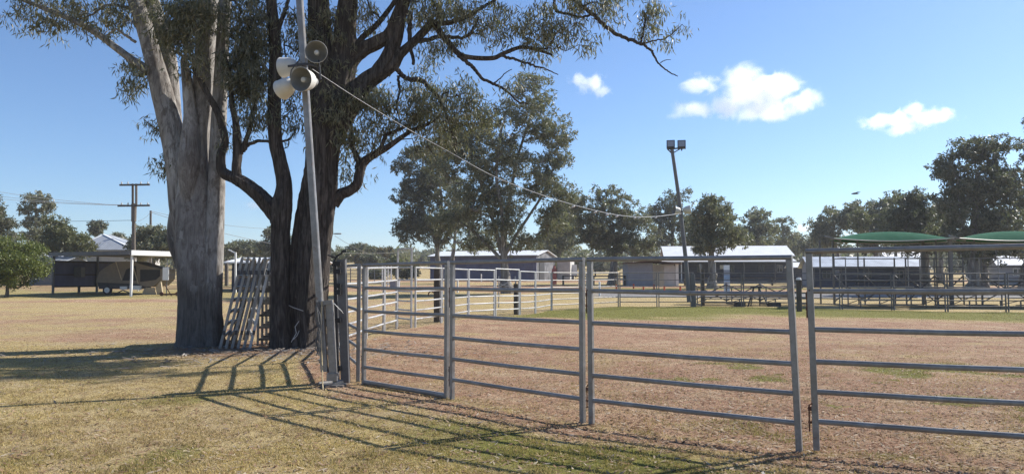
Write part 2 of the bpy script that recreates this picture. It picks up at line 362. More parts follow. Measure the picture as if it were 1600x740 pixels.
def ground_nodes(n, blades=False):
    pos = n.mapping((1,1,1), 'Position')
    if not blades:
        za = n.attr('zone'); sep = n.N.new('ShaderNodeSeparateColor'); n.link(za.outputs['Color'], sep.inputs[0])
        dirt, green, road = sep.outputs[0], sep.outputs[1], sep.outputs[2]
    big = n.noise(pos, .45, 4, .6); med = n.noise(pos, 3.2, 6, .68); fine = n.noise(pos, 22, 6, .75); grit = n.noise(pos, 75, 4, .7)
    soil = n.ramp(med, [(.30, (.16,.076,.046)), (.5, (.29,.155,.098)), (.70, (.42,.265,.172))])
    soil = n.mix(n.ramp(fine, [(.42, 0.), (.62, 1.)]), soil, (.42,.28,.175))
    soil = n.mix(n.ramp(grit, [(.55, 0.), (.62, 1.)]), soil, (.54,.43,.31))
    soil = n.mix(n.ramp(grit, [(.36, .9), (.43, 0.)]), soil, (.09,.06,.045))
    b2 = n.noise(pos, 1.3, 5, .7); soil = n.mix(n.ramp(b2, [(.50, 0.), (.64, .7)]), soil, (.47,.37,.235)); soil = n.mix(n.ramp(b2, [(.32, .6), (.44, 0.)]), soil, (.17,.095,.06)); soil = n.mix(n.ramp(big, [(.35, 0.), (.65, .5)]), soil, (.21,.10,.062))
    dry = n.ramp(fine, [(.34, (.17,.12,.042)), (.5, (.39,.29,.11)), (.66, (.62,.49,.23))])
    dry = n.mix(n.ramp(med, [(.35, .6), (.6, 0.)]), dry, (.20,.145,.075)); dry = n.mix(n.ramp(big, [(.42, 0.), (.6, .55)]), dry, (.36,.27,.16)); dry = n.mix(n.ramp(grit, [(.55, 0.), (.62, .8)]), dry, (.66,.56,.38)); dry = n.mix(n.ramp(grit, [(.36, .8), (.43, 0.)]), dry, (.07,.05,.03))
    grn = n.ramp(fine, [(.34, (.06,.065,.014)), (.5, (.15,.15,.035)), (.66, (.29,.26,.08))])
    roadc = n.ramp(fine, [(.3, (.17,.165,.16)), (.7, (.27,.26,.25))])
    thr = lambda w, nz, k: n.ramp(n.math('ADD', n.math('MULTIPLY', w, 1.0), n.math('MULTIPLY', n.math('SUBTRACT', nz, .5), k)), [(.38, 0.), (.62, 1.)])
    c = n.mix(thr(dirt, fine, 1.1), dry, soil); c = n.mix(thr(green, fine, 1.2), c, grn); c = n.mix(road, c, roadc)
    h = n.math('ADD', n.math('MULTIPLY', fine, 1.0), n.math('MULTIPLY', grit, .5)); n.bump(n.math('ADD', h, n.math('MULTIPLY', med, 1.2)), .9, .035)
    return n.set(c, .95, 0, .1)
ground_nodes(GN)
go = struct('ground', gm, GN.m, 0)
go.data.polygons.foreach_set('use_smooth', np.ones(len(go.data.polygons), bool))
zd, zg, zr = zones(V[:,0], V[:,1])
at = go.data.color_attributes.new('zone', 'FLOAT_COLOR', 'POINT')
at.data.foreach_set('color', np.stack([zd, zg, zr, np.ones_like(zd)], 1).astype(np.float32).ravel())

# real blades over the near ground, flat straw bits and fallen leaves on it
def scatter(n, x0, x1, y0, y1, seed):
    rg = np.random.default_rng(seed); y = y0*np.exp(rg.random(n)*math.log(y1/y0)); x = (rg.random(n)*2-1)*y*.76+0; return x, y, rg
def blades(n, y0, y1, seed, keep, hlo, hhi, w):
    x, y, rg = scatter(n, 0, 0, y0, y1, seed); k = keep(x, y, rg); x, y = x[k], y[k]; n = len(x)
    z = terrain(x, y); a = rg.random(n)*6.28; h = hlo+(hhi-hlo)*rg.random(n)**2; L = rg.random(n)*1.3; b = rg.random(n)*6.28
    cl = fnoise(x, y, .22, 61); kk = rg.random(n) < np.clip((cl-.34)*4.2, .12, 1); x, y, z, a, h, L, b = (q[kk] for q in (x, y, z, a, h, L, b)); h = h*(.6+1.1*cl[kk]); n = len(x)
    ww = w*(.6+.8*rg.random(n))*(1+y*.05)
    base = np.stack([x, y, z-.004], 1); dx = np.stack([np.cos(a)*ww, np.sin(a)*ww, 0*a], 1)
    tip = base+np.stack([np.cos(b)*L*h, np.sin(b)*L*h, h], 1)
    v = np.stack([base-dx, base+dx, tip], 1).reshape(-1, 3); return MB().add(v, None, np.arange(3*n).reshape(-1, 3)), x, y
def blade_mat(name, cols):
    n = NT(name); g = n.N.new('ShaderNodeNewGeometry'); r = n.ramp(g.outputs['Random Per Island'], [(i/(len(cols)-1)*.98, c) for i, c in enumerate(cols)])
    ps = n.mapping((1,1,1), 'Position'); q = n.noise(ps, 1.1, 5, .65); q2 = n.noise(ps, .33, 3, .6)
    r = n.mix(n.ramp(q, [(.36, .62), (.56, 0.)]), r, tuple(x*.42 for x in cols[1])); r = n.mix(n.ramp(q2, [(.45, 0.), (.62, .45)]), r, (.30,.20,.12))
    n.set(r, .8, 0, .2); tr = n.N.new('ShaderNodeBsdfTranslucent'); n.link(r, tr.inputs[0]); ms = n.N.new('ShaderNodeMixShader'); ms.inputs[0].default_value = .3
    n.link(n.b.outputs[0], ms.inputs[1]); n.link(tr.outputs[0], ms.inputs[2]); n.link(ms.outputs[0], n.out.inputs[0]); return n.m
def keep_dry(x, y, rg): d, g, r = zones(x, y); return rg.random(len(x)) < np.clip(1.05-d*1.02, .05, 1)*(1-g*.6)
def keep_green(x, y, rg): d, g, r = zones(x, y); return rg.random(len(x)) < g*.95
mb, _, _ = blades(620000, 4.6, 17, 3, keep_dry, .006, .030, .0028)
o = single('dry_grass', mb, blade_mat('straw_blades', [(.44,.33,.115),(.58,.46,.18),(.70,.58,.29),(.33,.25,.08),(.50,.39,.14)]), 'short dry straw grass over the foreground', 'grass', sharp=0, kind='stuff')
mb, _, _ = blades(560000, 4.6, 41, 4, keep_green, .008, .042, .0032)
o = single('green_grass', mb, blade_mat('green_blades', [(.17,.17,.035),(.26,.24,.06),(.36,.31,.09),(.46,.38,.16)]), 'patches of short green grass in the dry ground', 'grass', sharp=0, kind='stuff')
def litter(n, y0, y1, seed, lo, hi, wr, keep, lift=.012):
    x, y, rg = scatter(n, 0, 0, y0, y1, seed); k = keep(x, y, rg); x, y = x[k], y[k]; n = len(x)
    a = rg.random(n)*6.28; l = (lo+(hi-lo)*rg.random(n)**2); w = l*wr*(.6+.8*rg.random(n)); z = terrain(x, y)+.004+lift*rg.random(n)
    c = np.stack([x, y, z], 1); u = np.stack([np.cos(a), np.sin(a), (rg.random(n)-.5)*.7], 1)*l[:,None]/2; v = np.stack([-np.sin(a), np.cos(a), (rg.random(n)-.5)*.6], 1)*w[:,None]/2
    V = np.stack([c-u, c+v, c+u, c-v], 1).reshape(-1, 3); return MB().add(V, np.arange(4*n).reshape(-1, 4))
mb = litter(230000, 4.8, 34, 8, .02, .10, .22, lambda x, y, rg: rg.random(len(x)) < .25+.75*zones(x, y)[0])
single('straw_litter', mb, blade_mat('straw_bits', [(.50,.38,.25),(.30,.17,.10),(.66,.57,.43),(.15,.08,.05),(.38,.24,.155)]), 'broken straw and twigs strewn over the bare earth', 'litter', sharp=0, kind='stuff')
mb = litter(1500, 4.8, 24, 9, .04, .11, .3, lambda x, y, rg: rg.random(len(x)) < .5+0*x, .02)
rx = np.random.default_rng(31); nb = 1500
bx = -5.0+rx.standard_normal(nb)*1.9; by = 15.6+rx.standard_normal(nb)*1.0; ba = rx.random(nb)*6.28; bl = .06+.25*rx.random(nb)**2; bw = .015+.03*rx.random(nb)
c = np.stack([bx, by, terrain(bx, by)+.01+.03*rx.random(nb)], 1); u = np.stack([np.cos(ba), np.sin(ba), (rx.random(nb)-.5)*.3], 1)*bl[:,None]/2; v = np.stack([-np.sin(ba), np.cos(ba), (rx.random(nb)-.5)*.5], 1)*bw[:,None]/2
mb.add(np.stack([c-u-v, c+u-v*.6, c+u+v, c-u+v], 1).reshape(-1, 3), np.arange(4*nb).reshape(-1, 4))
single('bark_litter', mb, blade_mat('bark_bits', [(.45,.41,.36),(.25,.21,.18),(.55,.52,.47),(.14,.11,.09)]), 'shed bark and fallen gum leaves lying under the trees', 'litter', sharp=0, kind='stuff')

# ================================================================ TREES
def arr(p): return np.array(tuple(p), float)
def smooth_path(pts, rad, k=4):
    """Catmull-Rom through the points"""
    p = np.array([tuple(a) for a in pts], float); r = np.array(rad, float); p = np.vstack([2*p[0]-p[1], p, 2*p[-1]-p[-2]]); r = np.concatenate([[r[0]], r, [r[-1]]])
    o = []; q = []
    for i in range(1, len(p)-2):
        for t in np.arange(k)/k:
            o.append(.5*(2*p[i]+(p[i+1]-p[i-1])*t+(2*p[i-1]-5*p[i]+4*p[i+1]-p[i+2])*t*t+(3*p[i]-p[i-1]-3*p[i+1]+p[i+2])*t**3)); q.append(r[i]*(1-t)+r[i+1]*t)
    o.append(p[-2]); q.append(r[-2]); return np.array(o), np.array(q)
def leaf_quads(c, n, spread, ln, wd, droop, rg):
    """n leaves round every centre; ln, wd in metres"""
    m = len(c)*n; C = np.repeat(c, n, 0); g = rg.standard_normal((m, 3)); g /= np.linalg.norm(g, axis=1)[:,None]
    C = C+g*(spread*(.25+.85*rg.random(m)**.6))[:,None]*np.array((1,1,.8))
    d = rg.standard_normal((m, 3)); d[:,2] -= droop; d /= np.linalg.norm(d, axis=1)[:,None]
    s = np.cross(d, rg.standard_normal((m, 3))); s /= np.linalg.norm(s, axis=1)[:,None]+1e-9
    l = (ln*(.6+.7*rg.random(m)))[:,None]; w = (wd*(.6+.7*rg.random(m)))[:,None]
    a = C; b = C+d*l; mid = C+d*l*.45
    return np.stack([a, mid+s*w/2, b, mid-s*w/2], 1).reshape(-1, 3), m
def leaves_mb(c, n, spread, ln, wd, droop, rg):
    v, m = leaf_quads(np.asarray(c), n, spread, ln, wd, droop, rg); return MB().add(v, np.arange(4*m).reshape(-1, 4))
class Skeleton:
    def __init__(s): s.p = []; s.par = []; s.fix = []; s.chains = []
    def path(s, pts, rads, parent=-1):
        idx = []
        for a, r in zip(pts, rads): s.p.append(np.array(a, float)); s.par.append(parent if not idx else idx[-1]); s.fix.append(r); idx.append(len(s.p)-1)
        return idx
    def grow(s, targets, rg, wig=.12, seg=3, minr=.0, bias=.35, root=None):
        root = s.p[0] if root is None else root
        order = np.argsort([np.linalg.norm(t-root) for t in targets]); ends = []
        for o in order:
            t = targets[o]; A = np.array(s.p); d = np.linalg.norm(A-t, axis=1); dr = np.linalg.norm(A-root, axis=1); tr = np.linalg.norm(t-root)
            cost = d+bias*np.maximum(0, dr-tr)*3+bias*.6*dr*0+ (A[:,2] > t[2]+.3*d)*d*.6
            j = int(np.argmin(cost)); L = d[j]; cur = j; ch = [j]
            for k in range(1, seg+1):
                f = k/seg; q = A[j]*(1-f)+t*f
                if k < seg: q = q+rg.standard_normal(3)*L*wig*.5; q[2] -= L*.10*math.sin(f*math.pi)
                s.p.append(q); s.par.append(cur); s.fix.append(None); cur = len(s.p)-1; ch.append(cur)
            s.chains.append(ch); ends.append(cur)
        return ends
    def tubes(s, mb, tip, power=.45, sides=5, maxr=.3):
        n = len(s.p); cnt = np.zeros(n); has = set(s.par)
        for i in range(n-1, -1, -1):
            if i not in has: cnt[i] += 1
            if s.par[i] >= 0: cnt[s.par[i]] += cnt[i]
        for ch in s.chains:
            r = [min(maxr, tip*max(cnt[c], 1)**power) for c in ch[1:]]; j = ch[0]; r0 = r[0]*1.1
            if s.fix[j] is not None: r0 = min(r0, s.fix[j])
            P_ = np.array([s.p[c] for c in ch]); mb.tube(P_, [r0]+r, sides, cap=False)

def ellipse_targets(els, n, Y, depth, rg, inner=.15):
    """n points in the ellipses (px, py, rx, ry), weighted by area, at depths about Y"""
    w = np.array([e[2]*e[3] for e in els], float); w /= w.sum(); out = []
    for k in rg.choice(len(els), n, p=w):
        e = els[k]; Yc = Y if len(e) < 5 else e[4]
        g = rg.standard_normal(3); g /= np.linalg.norm(g); r = rg.random()**.42
        dz = e[2]/FPX*Yc if depth is None else min(depth, e[2]/FPX*Yc*1.1)
        out.append(arr(P(e[0]+g[0]*e[2]*r, e[1]+g[2]*e[3]*r, Yc+g[1]*dz*r)))
    return out

def gum(name, label, trunk, els, Y, nclump, lmat, bmat='bark_mid', seed=0, leaf=(.22,.075), nleaf=60, spread=.55, tr=.25, droop=.6, group='trees along the far side of the showground', tip=.018, sub=4, base=None, cat='tree', forks=()):
    if cat == 'tree': nclump = int(nclump*1.15); nleaf = int(nleaf*1.0)
    """a tree at distance Y: trunk polyline in picture points, crown ellipses in picture points"""
    if cat == 'tree': spread *= .80; leaf = (leaf[0]*1.15, leaf[1]*1.25)
    rg = np.random.default_rng(seed+100); base = base if base is not None else arr(P(*trunk[0], Y)); base = np.array(base, float); base[2] = tz(base[0], base[1])
    pts = [base-np.array((0,0,.15))]+[arr(P(px, py, Y)) for px, py in trunk[1:]]
    rad = np.linspace(tr, tr*.45, len(pts)); rad[0] = tr*1.35
    root = thing(name, label, cat, tuple(base), 0, group)
    pp, rr = smooth_path(pts, rad, 4); sk = Skeleton(); sk.path(pp, rr)
    for k in range(1, 3): pp[k*2] += rg.standard_normal(3)*tr*.2
    wood = MB(); wood.tube(pp, rr, 10, noise=.05, seed=seed)
    for fk in forks:
        fp, fr = smooth_path([P(a[0], a[1], Y+(a[3] if len(a) > 3 else 0)) for a in fk], [a[2]/FPX*Y/2 for a in fk], 4); wood.tube(fp, fr, 8, noise=.05); sk.path(fp, fr)
    T = ellipse_targets(els, nclump, Y, None, rg)
    sk.grow(T, rg, .25, 4, root=pts[1]); sk.tubes(wood, tip, .5, 5, tr*.55)
    C = []
    for t in T:
        k = rg.standard_normal((sub, 3)); k /= np.linalg.norm(k, axis=1)[:,None]; C.append(t+k*spread*(.55+.75*rg.random((sub, 1)))*np.array((1,1,.6)))
    C = np.concatenate(C); lv = leaves_mb(C, nleaf//sub, spread*.36, leaf[0], leaf[1], droop, rg)
    obj('trunk', wood, M[bmat], root); obj('crown', lv, M[lmat], root, 0)
    return root

def near_tree(name, label, stems, els, Y, ntuft, lmat, bmat, seed, nleaf=33, tuftr=.18, leaf=(.165,.027), loc=None, ribs=.05, sides=22, extra=None, tip=.0045):
    rg = np.random.default_rng(seed); root = thing(name, label, 'tree', loc)
    sk = Skeleton(); wood = MB()
    for si, st in enumerate(stems):
        pts = [P(a[0], a[1], a[3] if len(a) > 3 else Y) for a in st]; rad = [a[2]/FPX*(a[3] if len(a) > 3 else Y)/2 for a in st]
        pp, rr = smooth_path(pts, rad, 6); 
        if rr.max() > .08: wood.tube(pp, rr, sides, noise=.02 if ribs > .07 else .008, seed=seed+si, ribs=ribs, cyc=5 if ribs > .07 else 3)
        else: 
            jit = rg.standard_normal(pp.shape)*np.minimum(rr, .03)[:,None]*.35; jit[0] = 0; pp = pp+jit; wood.tube(pp, rr, 9, noise=.05, seed=seed+si)
        sk.path(pp, rr)
    T = ellipse_targets(els, ntuft, Y, 1.6, rg)
    big = T[::3]; sk.grow(big, rg, .28, 5, root=arr(P(*stems[0][1][:2], Y))); sk.grow([t for i, t in enumerate(T) if i % 3], rg, .2, 3, root=arr(P(*stems[0][1][:2], Y)))
    sk.tubes(wood, tip, .5, 5, .05)
    C = np.array(T); sub = C[:,None,:]+rg.standard_normal((len(C), 3, 3))*tuftr*np.array((.7,.7,.6)); sub = sub.reshape(-1, 3)
    lv = leaves_mb(sub, nleaf//3, tuftr*.9, leaf[0], leaf[1], 1.9, rg)
    obj('trunk', wood, M[bmat], root, 50); obj('crown', lv, M[lmat], root, 0)
    return root

# --- big smooth-barked gum on the left, several stems fused low down
YT = 16.9
st = [
 [(313,548,84),(313,530,70),(312,470,62),(310,400,64),(308,330,62),(306,280,54),(308,220,44),(318,150,36),(322,80,32),(326,0,30),(328,-90,26),(322,-190,18)],
 [(292,547,42),(294,525,32),(296,470,30),(292,400,34),(284,320,38),(279,260,38),(267,200,35),(252,140,32),(240,90,28),(226,40,26),(212,0,24),(196,-60,20),(176,-140,12)],
 [(333,547,38,16.7),(333,525,28,16.7),(333,470,26,16.7),(335,380,28,16.7),(338,300,26,16.7),(340,230,24,16.7),(344,150,22,16.7),(348,70,20,16.7),(352,0,19,16.7),(356,-100,15,16.7),(366,-220,9,16.7)],
 [(304,430,20,16.9),(298,330,30,16.75),(296,260,36,16.6),(298,215,30,16.6),(298,180,22,16.6),(294,140,18,16.6),(288,100,12,16.6),(286,88,5,16.6)],
 [(282,270,34,17.1),(272,200,26,17.1),(268,140,24,17.1),(262,90,26,17.1),(248,40,26,17.1),(236,0,24,17.1),(226,-70,18,17.1)],
 [(232,112,16),(222,104,14),(204,92,12),(180,74,11),(150,52,10),(110,30,9),(60,10,7),(30,-2,5),(-10,-20,3)],
 [(292,440,16),(274,385,20),(270,352,16),(277,310,13),(286,270,8)],
 [(212,66,5),(195,55,4),(182,46,3.5),(172,52,2.5),(160,60,1.5)],
 [(232,20,6),(200,12,5),(170,8,4),(140,24,3),(112,36,2)],
 [(262,210,4),(248,204,3),(236,196,2),(225,186,1.2)],
 [(270,272,3),(262,262,2),(254,256,1.2)],
]
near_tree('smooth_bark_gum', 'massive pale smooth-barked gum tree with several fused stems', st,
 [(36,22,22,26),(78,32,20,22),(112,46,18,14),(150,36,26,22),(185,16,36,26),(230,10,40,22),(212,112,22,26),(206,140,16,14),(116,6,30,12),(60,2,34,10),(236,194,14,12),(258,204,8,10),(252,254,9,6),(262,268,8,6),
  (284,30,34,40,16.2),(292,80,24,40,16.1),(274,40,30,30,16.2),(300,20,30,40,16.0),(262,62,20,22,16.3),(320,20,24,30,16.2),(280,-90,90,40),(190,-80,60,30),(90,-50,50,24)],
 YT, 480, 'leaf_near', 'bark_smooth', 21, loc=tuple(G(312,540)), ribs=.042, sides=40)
# --- slender dark tree between the two
Y2 = 16.3
st = [
 [(440,547,38),(439,520,33),(438,470,29),(437,410,28),(438,360,29),(440,322,32),(444,290,24),(438,255,21),(430,215,20),(429,150,19),(431,90,18),(428,40,17),(424,0,16),(420,-80,13),(430,-170,8)],
 [(436,345,24),(424,326,24),(404,304,22),(384,288,20),(366,278,18),(352,272,17),(346,262,15),(346,240,13),(352,222,11),(348,200,11),(340,175,10),(326,150,9),(312,124,8),(300,104,5)],
 [(371,282,15),(369,262,14),(371,240,14),(370,215,13),(368,190,10),(362,160,8),(360,120,6),(350,80,4)],
 [(372,240,10),(382,229,8),(392,190,7),(398,150,6),(404,110,4)],
 [(376,236,7),(389,226,6),(405,220,5),(428,221,4),(440,220,4),(452,217,3),(460,208,2)],
 [(430,60,8),(440,30,7),(448,8,6),(452,-30,5)],
]
near_tree('forked_dark_tree', 'slender dark-barked tree forked at mid-height between two big trunks', st,
 [(384,60,34,50),(392,130,36,46),(372,110,22,50),(400,185,28,22),(410,40,22,40),(384,10,34,26),(452,190,14,22),(456,140,12,30),(356,210,10,20),(412,100,22,40),(468,60,16,30),(400,-70,70,50),(455,20,14,24)],
 Y2, 430, 'leaf_dark', 'bark_rough', 22, loc=tuple(G(440,543)), ribs=.075, sides=30)
# --- big ironbark with spreading limbs
Y3 = 16.6
st = [
 [(478,548,66),(478,520,56),(480,470,58),(483,420,60),(490,360,58),(499,300,55),(504,255,50),(507,205,52),(508,160,50),(504,110,42),(500,50,34),(497,0,30),(492,-90,24),(480,-190,14)],
 [(506,230,46),(520,170,44),(532,130,40),(536,80,36),(540,30,32),(546,-20,28),(556,-100,20),(566,-180,12)],
 [(516,180,40),(534,130,34),(548,96,24),(566,78,22),(590,66,21),(609,53,20),(620,28,20),(630,0,19),(640,-60,15),(650,-130,9)],
 [(520,200,40),(548,158,34),(572,128,28),(596,112,24),(614,100,20),(626,84,15),(646,66,12),(664,48,12),(676,36,11),(690,54,9),(704,70,8),(716,84,8),(735,90,7),(770,91,7),(786,84,6.5),(814,74,5.5),(839,78,4.5),(863,86,3)],
 [(590,116,26),(606,92,24),(618,60,22),(626,30,16),(634,0,14)],
 [(548,90,12),(564,62,9),(588,40,8),(609,14,7),(625,-10,6)],
 [(520,318,22),(532,304,18),(546,298,16),(558,288,15),(562,270,14),(568,254,13),(582,243,11),(602,232,9),(625,216,7),(645,203,6),(668,194,5),(690,180,3)],
 [(562,262,11),(556,240,9),(548,222,6),(550,190,4),(555,170,3)],
 [(572,252,9),(590,238,7),(604,212,6),(624,202,5),(640,194,4),(652,176,3)],
 [(616,100,9),(626,116,8),(640,124,8),(656,125,8),(672,138,7),(688,158,6),(698,180,5),(706,205,4),(712,240,3)],
 [(676,36,9),(700,35,8),(729,26,7),(750,14,6),(764,6,5),(790,-10,4)],
 [(655,66,8),(687,58,6),(726,58,5),(740,44,4),(748,26,3)],
 [(716,86,7),(728,96,6.5),(740,106,6),(751,121,5),(770,131,4.5),(786,138,4),(800,150,3.5),(811,160,3),(825,162,2)],
 [(784,87,5),(800,92,4.5),(814,96,4),(836,103,3.5),(852,108,2.5),(872,117,1.5)],
 [(640,-60,9),(720,-70,9),(800,-50,8.5),(860,-28,8),(898,0,7),(916,14,6.5),(929,25,6.5),(949,44,6.5),(973,58,6),(990,64,5.5),(1001,68,5),(1012,74,4),(1020,82,4),(1026,94,3),(1036,106,2.5),(1048,114,2),(1059,119,1.4)],
 [(860,-28,5),(866,2,5),(869,17,4.5),(888,22,4),(905,27,4),(922,24,3.5)],
 [(1001,67,4),(1006,48,3),(1009,28,2.5),(1014,8,2)],
 [(1004,68,3),(1022,64,2.5),(1040,60,2),(1056,48,1.5),(1066,38,1)],
 [(1032,98,1.6),(1040,94,1.2),(1048,93,.8)],
 [(770,131,2.5),(780,124,2),(790,114,1.6),(800,108,1.2)],
 [(610,50,7),(616,40,5),(614,22,3)],
 [(640,20,9),(640,60,7),(646,100,5)],
 [(500,150,10),(485,110,8),(476,60,6)],
 [(622,118,5),(624,140,4),(620,170,3),(626,190,2)],
]
near_tree('spreading_ironbark', 'big dark furrowed tree with long limbs spreading to the right behind the horn speakers', st,
 [(500,30,30,40),(510,110,34,40),(520,170,44,34),(545,200,44,36),(500,200,22,34),(560,150,34,26),(590,160,40,30),(530,60,26,30),(570,26,26,24),(575,215,36,24),(600,195,22,22),(540,240,16,14),(550,270,14,18),(655,20,44,34),(700,15,44,26),(740,30,42,26),(668,90,16,26),(690,60,26,16),
  (780,26,34,28),(720,64,20,12),(835,20,36,22),(812,44,34,18),(864,50,34,24),(848,72,32,14),(900,54,20,20),(893,30,20,16),(922,68,12,16),(830,95,20,12),(778,60,16,12),
  (700,165,48,34),(660,160,34,34),(640,150,18,26),(735,160,34,28),(690,215,40,26),(655,225,22,14),(645,185,22,20),(718,130,22,12),(790,140,14,8),(606,172,16,14),(760,190,30,20),
  (1024,18,24,22),(1010,50,10,14),(940,10,36,14),(960,30,14,14),(1068,36,12,10),(1046,66,12,8),(900,4,30,8),(560,-80,90,50),(700,-70,110,50),(860,-50,90,30),(960,-20,60,14)],
 Y3, 980, 'leaf_near', 'bark_rough', 23, loc=tuple(G(478,543)), ribs=.085, sides=44)

# ================================================================ MIDDLE AND FAR TREES
BG = 'gum trees along the far side of the showground'
gum('eucalypt', 'tall pale-limbed gum rising in front of the long slate-walled shed', [(793,459),(789,430),(787,400),(785,380)],
    [(835,150,36,34),(862,205,34,30),(800,190,44,36),(745,200,40,34),(700,262,30,30),(772,250,55,36),(840,262,40,34),(740,320,36,30),(860,300,30,34),(800,310,50,26),(858,345,26,26),(722,225,30,26),(765,360,30,18),(872,248,20,22),(790,345,34,24),(820,380,30,16),(745,380,30,14),(850,372,26,16),(880,320,20,30),(750,300,40,30),(700,350,26,20)],
    56, 400, 'leaf_mid', seed=1, leaf=(.24,.07), nleaf=110, spread=.85, tr=.42, group=BG, sub=5,
    forks=[[(784,395,9),(772,350,6),(758,305,5),(742,260,6),(725,215,4),(712,180,2)],[(786,395,9,0),(792,340,7,.5),(800,290,5,.8),(812,235,4,1),(830,180,4,1),(838,145,2,1)],[(788,400,7),(806,368,5),(828,335,4),(850,300,4),(866,260,2)],[(785,390,7),(784,330,5,-.8),(776,280,5,-1),(780,220,4,-1),(790,180,2,-1)],[(786,408,6),(760,380,5),(738,360,4),(716,345,2)]])
gum('eucalypt', 'dark spreading gum at the left end of the slate-walled shed', [(686,436),(684,400),(682,375)],
    [(665,250,34,26),(650,300,34,36),(690,290,34,34),(640,350,26,26),(680,350,46,32),(715,340,26,30),(630,366,16,12),(672,226,18,10),(630,255,12,12)],
    90, 240, 'leaf_dark', seed=2, leaf=(.34,.12), nleaf=110, spread=1.2, tr=.4, group=BG, forks=[[(683,385,7),(672,350,5),(655,310,4),(662,250,2)],[(684,385,7),(690,340,5),(688,290,3),(680,250,2)]])
gum('eucalypt', 'pale gum leaning out between the dark gum and the tallest gum', [(705,436),(708,400),(712,360)],
    [(700,210,28,22),(690,240,24,20),(715,300,20,26),(745,370,30,22)], 84, 60, 'leaf_mid', seed=3, leaf=(.34,.11), nleaf=90, spread=1.1, tr=.3, group=BG)
gum('eucalypt', 'low bushy gum behind the right end of the slate-walled shed', [(872,430),(874,400),(876,380)],
    [(880,360,26,36),(862,380,22,22),(890,330,18,28)], 112, 150, 'leaf_mid', seed=4, leaf=(.4,.15), nleaf=90, spread=1.3, tr=.3, group=BG)
gum('eucalypt', 'broad round-crowned gum left of the small toilet block', [(957,446),(959,420),(961,395),(964,370)],
    [(958,315,36,26),(925,345,30,28),(990,345,32,26),(950,365,40,26),(1005,378,24,20),(915,375,20,20),(975,385,40,14),(905,320,14,12)],
    80, 190, 'leaf_mid', seed=5, leaf=(.30,.10), nleaf=110, spread=1.0, tr=.5, group=BG)
gum('eucalypt', 'thin-topped gum directly behind the floodlight pole', [(1052,426),(1050,395),(1052,350)],
    [(1052,320,20,20),(1075,305,14,14),(1040,345,24,26),(1068,350,20,24),(1030,375,26,20),(1020,335,14,16)], 115, 100, 'leaf_dark', seed=6, leaf=(.4,.14), nleaf=80, spread=1.3, tr=.4, group=BG)
gum('eucalypt', 'round gum growing in front of the long white-roofed hall', [(1112,452),(1112,430),(1111,405),(1113,380)],
    [(1112,325,28,20),(1100,350,24,26),(1130,350,26,26),(1118,375,36,18),(1146,372,16,18),(1092,380,18,14)], 66, 120, 'leaf_mid', seed=7, leaf=(.26,.09), nleaf=100, spread=.8, tr=.42, group=BG)
gum('eucalypt', 'layered grey gum behind the right half of the white-roofed hall', [(1186,428),(1186,395),(1184,350)],
    [(1184,336,18,12),(1176,356,24,14),(1196,358,18,14),(1180,378,34,12),(1160,375,20,16)], 120, 80, 'leaf_mid', seed=8, leaf=(.45,.16), nleaf=80, spread=1.1, tr=.3, group=BG)
gum('eucalypt', 'thin sparse gum between the hall and the low green scrub', [(1226,428),(1226,395),(1224,355)],
    [(1226,345,12,8),(1216,360,16,9),(1234,362,12,9),(1222,378,20,10)], 140, 45, 'leaf_mid', seed=9, leaf=(.45,.16), nleaf=60, spread=1.1, tr=.25, group=BG)
gum('eucalypt', 'low dark tree right of the hall roof', [(1256,420),(1256,395)], [(1250,380,26,14),(1280,384,26,12)], 150, 60, 'leaf_dark', seed=10, leaf=(.55,.2), nleaf=90, spread=1.5, tr=.3, group=BG)
gum('eucalypt', 'airy gum behind the left tip of the green shade sail', [(1310,430),(1308,395),(1300,360)],
    [(1300,340,26,18),(1280,356,18,16),(1325,345,22,22),(1300,372,30,16),(1330,325,14,10)], 105, 100, 'leaf_mid', seed=12, leaf=(.4,.14), nleaf=75, spread=1.2, tr=.3, group=BG)
gum('eucalypt', 'gum standing behind the middle of the green shade sail', [(1372,430),(1370,395),(1368,350)],
    [(1366,330,26,22),(1350,352,24,20),(1388,345,24,26),(1370,375,36,22),(1392,312,14,12)], 100, 120, 'leaf_dark', seed=13, leaf=(.38,.13), nleaf=85, spread=1.2, tr=.35, group=BG)
gum('eucalypt', 'gum with a thick straight trunk behind the right half of the low zinc-roofed shed', [(1448,453),(1447,430),(1446,400),(1442,360)],
    [(1425,325,30,24),(1440,350,30,26),(1408,350,20,20),(1455,375,30,24),(1415,385,26,14),(1432,306,16,10)], 66, 130, 'leaf_dark', seed=14, leaf=(.26,.09), nleaf=85, spread=.8, tr=.38, group=BG)
gum('eucalypt', 'tallest dark gum at the right, behind the bleachers', [(1519,454),(1520,420),(1520,385),(1524,330),(1528,270)],
    [(1515,232,28,24),(1550,240,26,30),(1490,265,36,28),(1530,285,50,40),(1570,290,36,36),(1500,320,44,34),(1560,345,44,40),(1500,370,36,30),(1550,390,36,24),(1580,222,14,10),(1462,268,12,8)],
    58, 300, 'leaf_dark', seed=15, leaf=(.24,.085), nleaf=110, spread=.8, tr=.45, group=BG)
gum('eucalypt', 'gum partly cut off by the right edge of the photo', [(1600,456),(1604,420),(1612,380),(1620,300)],
    [(1620,240,30,50),(1600,320,26,50),(1650,300,40,60),(1600,385,26,20),(1640,200,30,30)], 62, 170, 'leaf_mid', seed=16, leaf=(.25,.085), nleaf=90, spread=.8, tr=.4, group=BG)
gum('eucalypt', 'second dark trunk beside the tallest dark gum', [(1538,453),(1538,425),(1536,395),(1540,360)], [(1545,350,36,26),(1520,385,30,16),(1560,385,24,16)], 63, 70, 'leaf_dark', seed=17, leaf=(.25,.09), nleaf=80, spread=.8, tr=.32, group=BG)
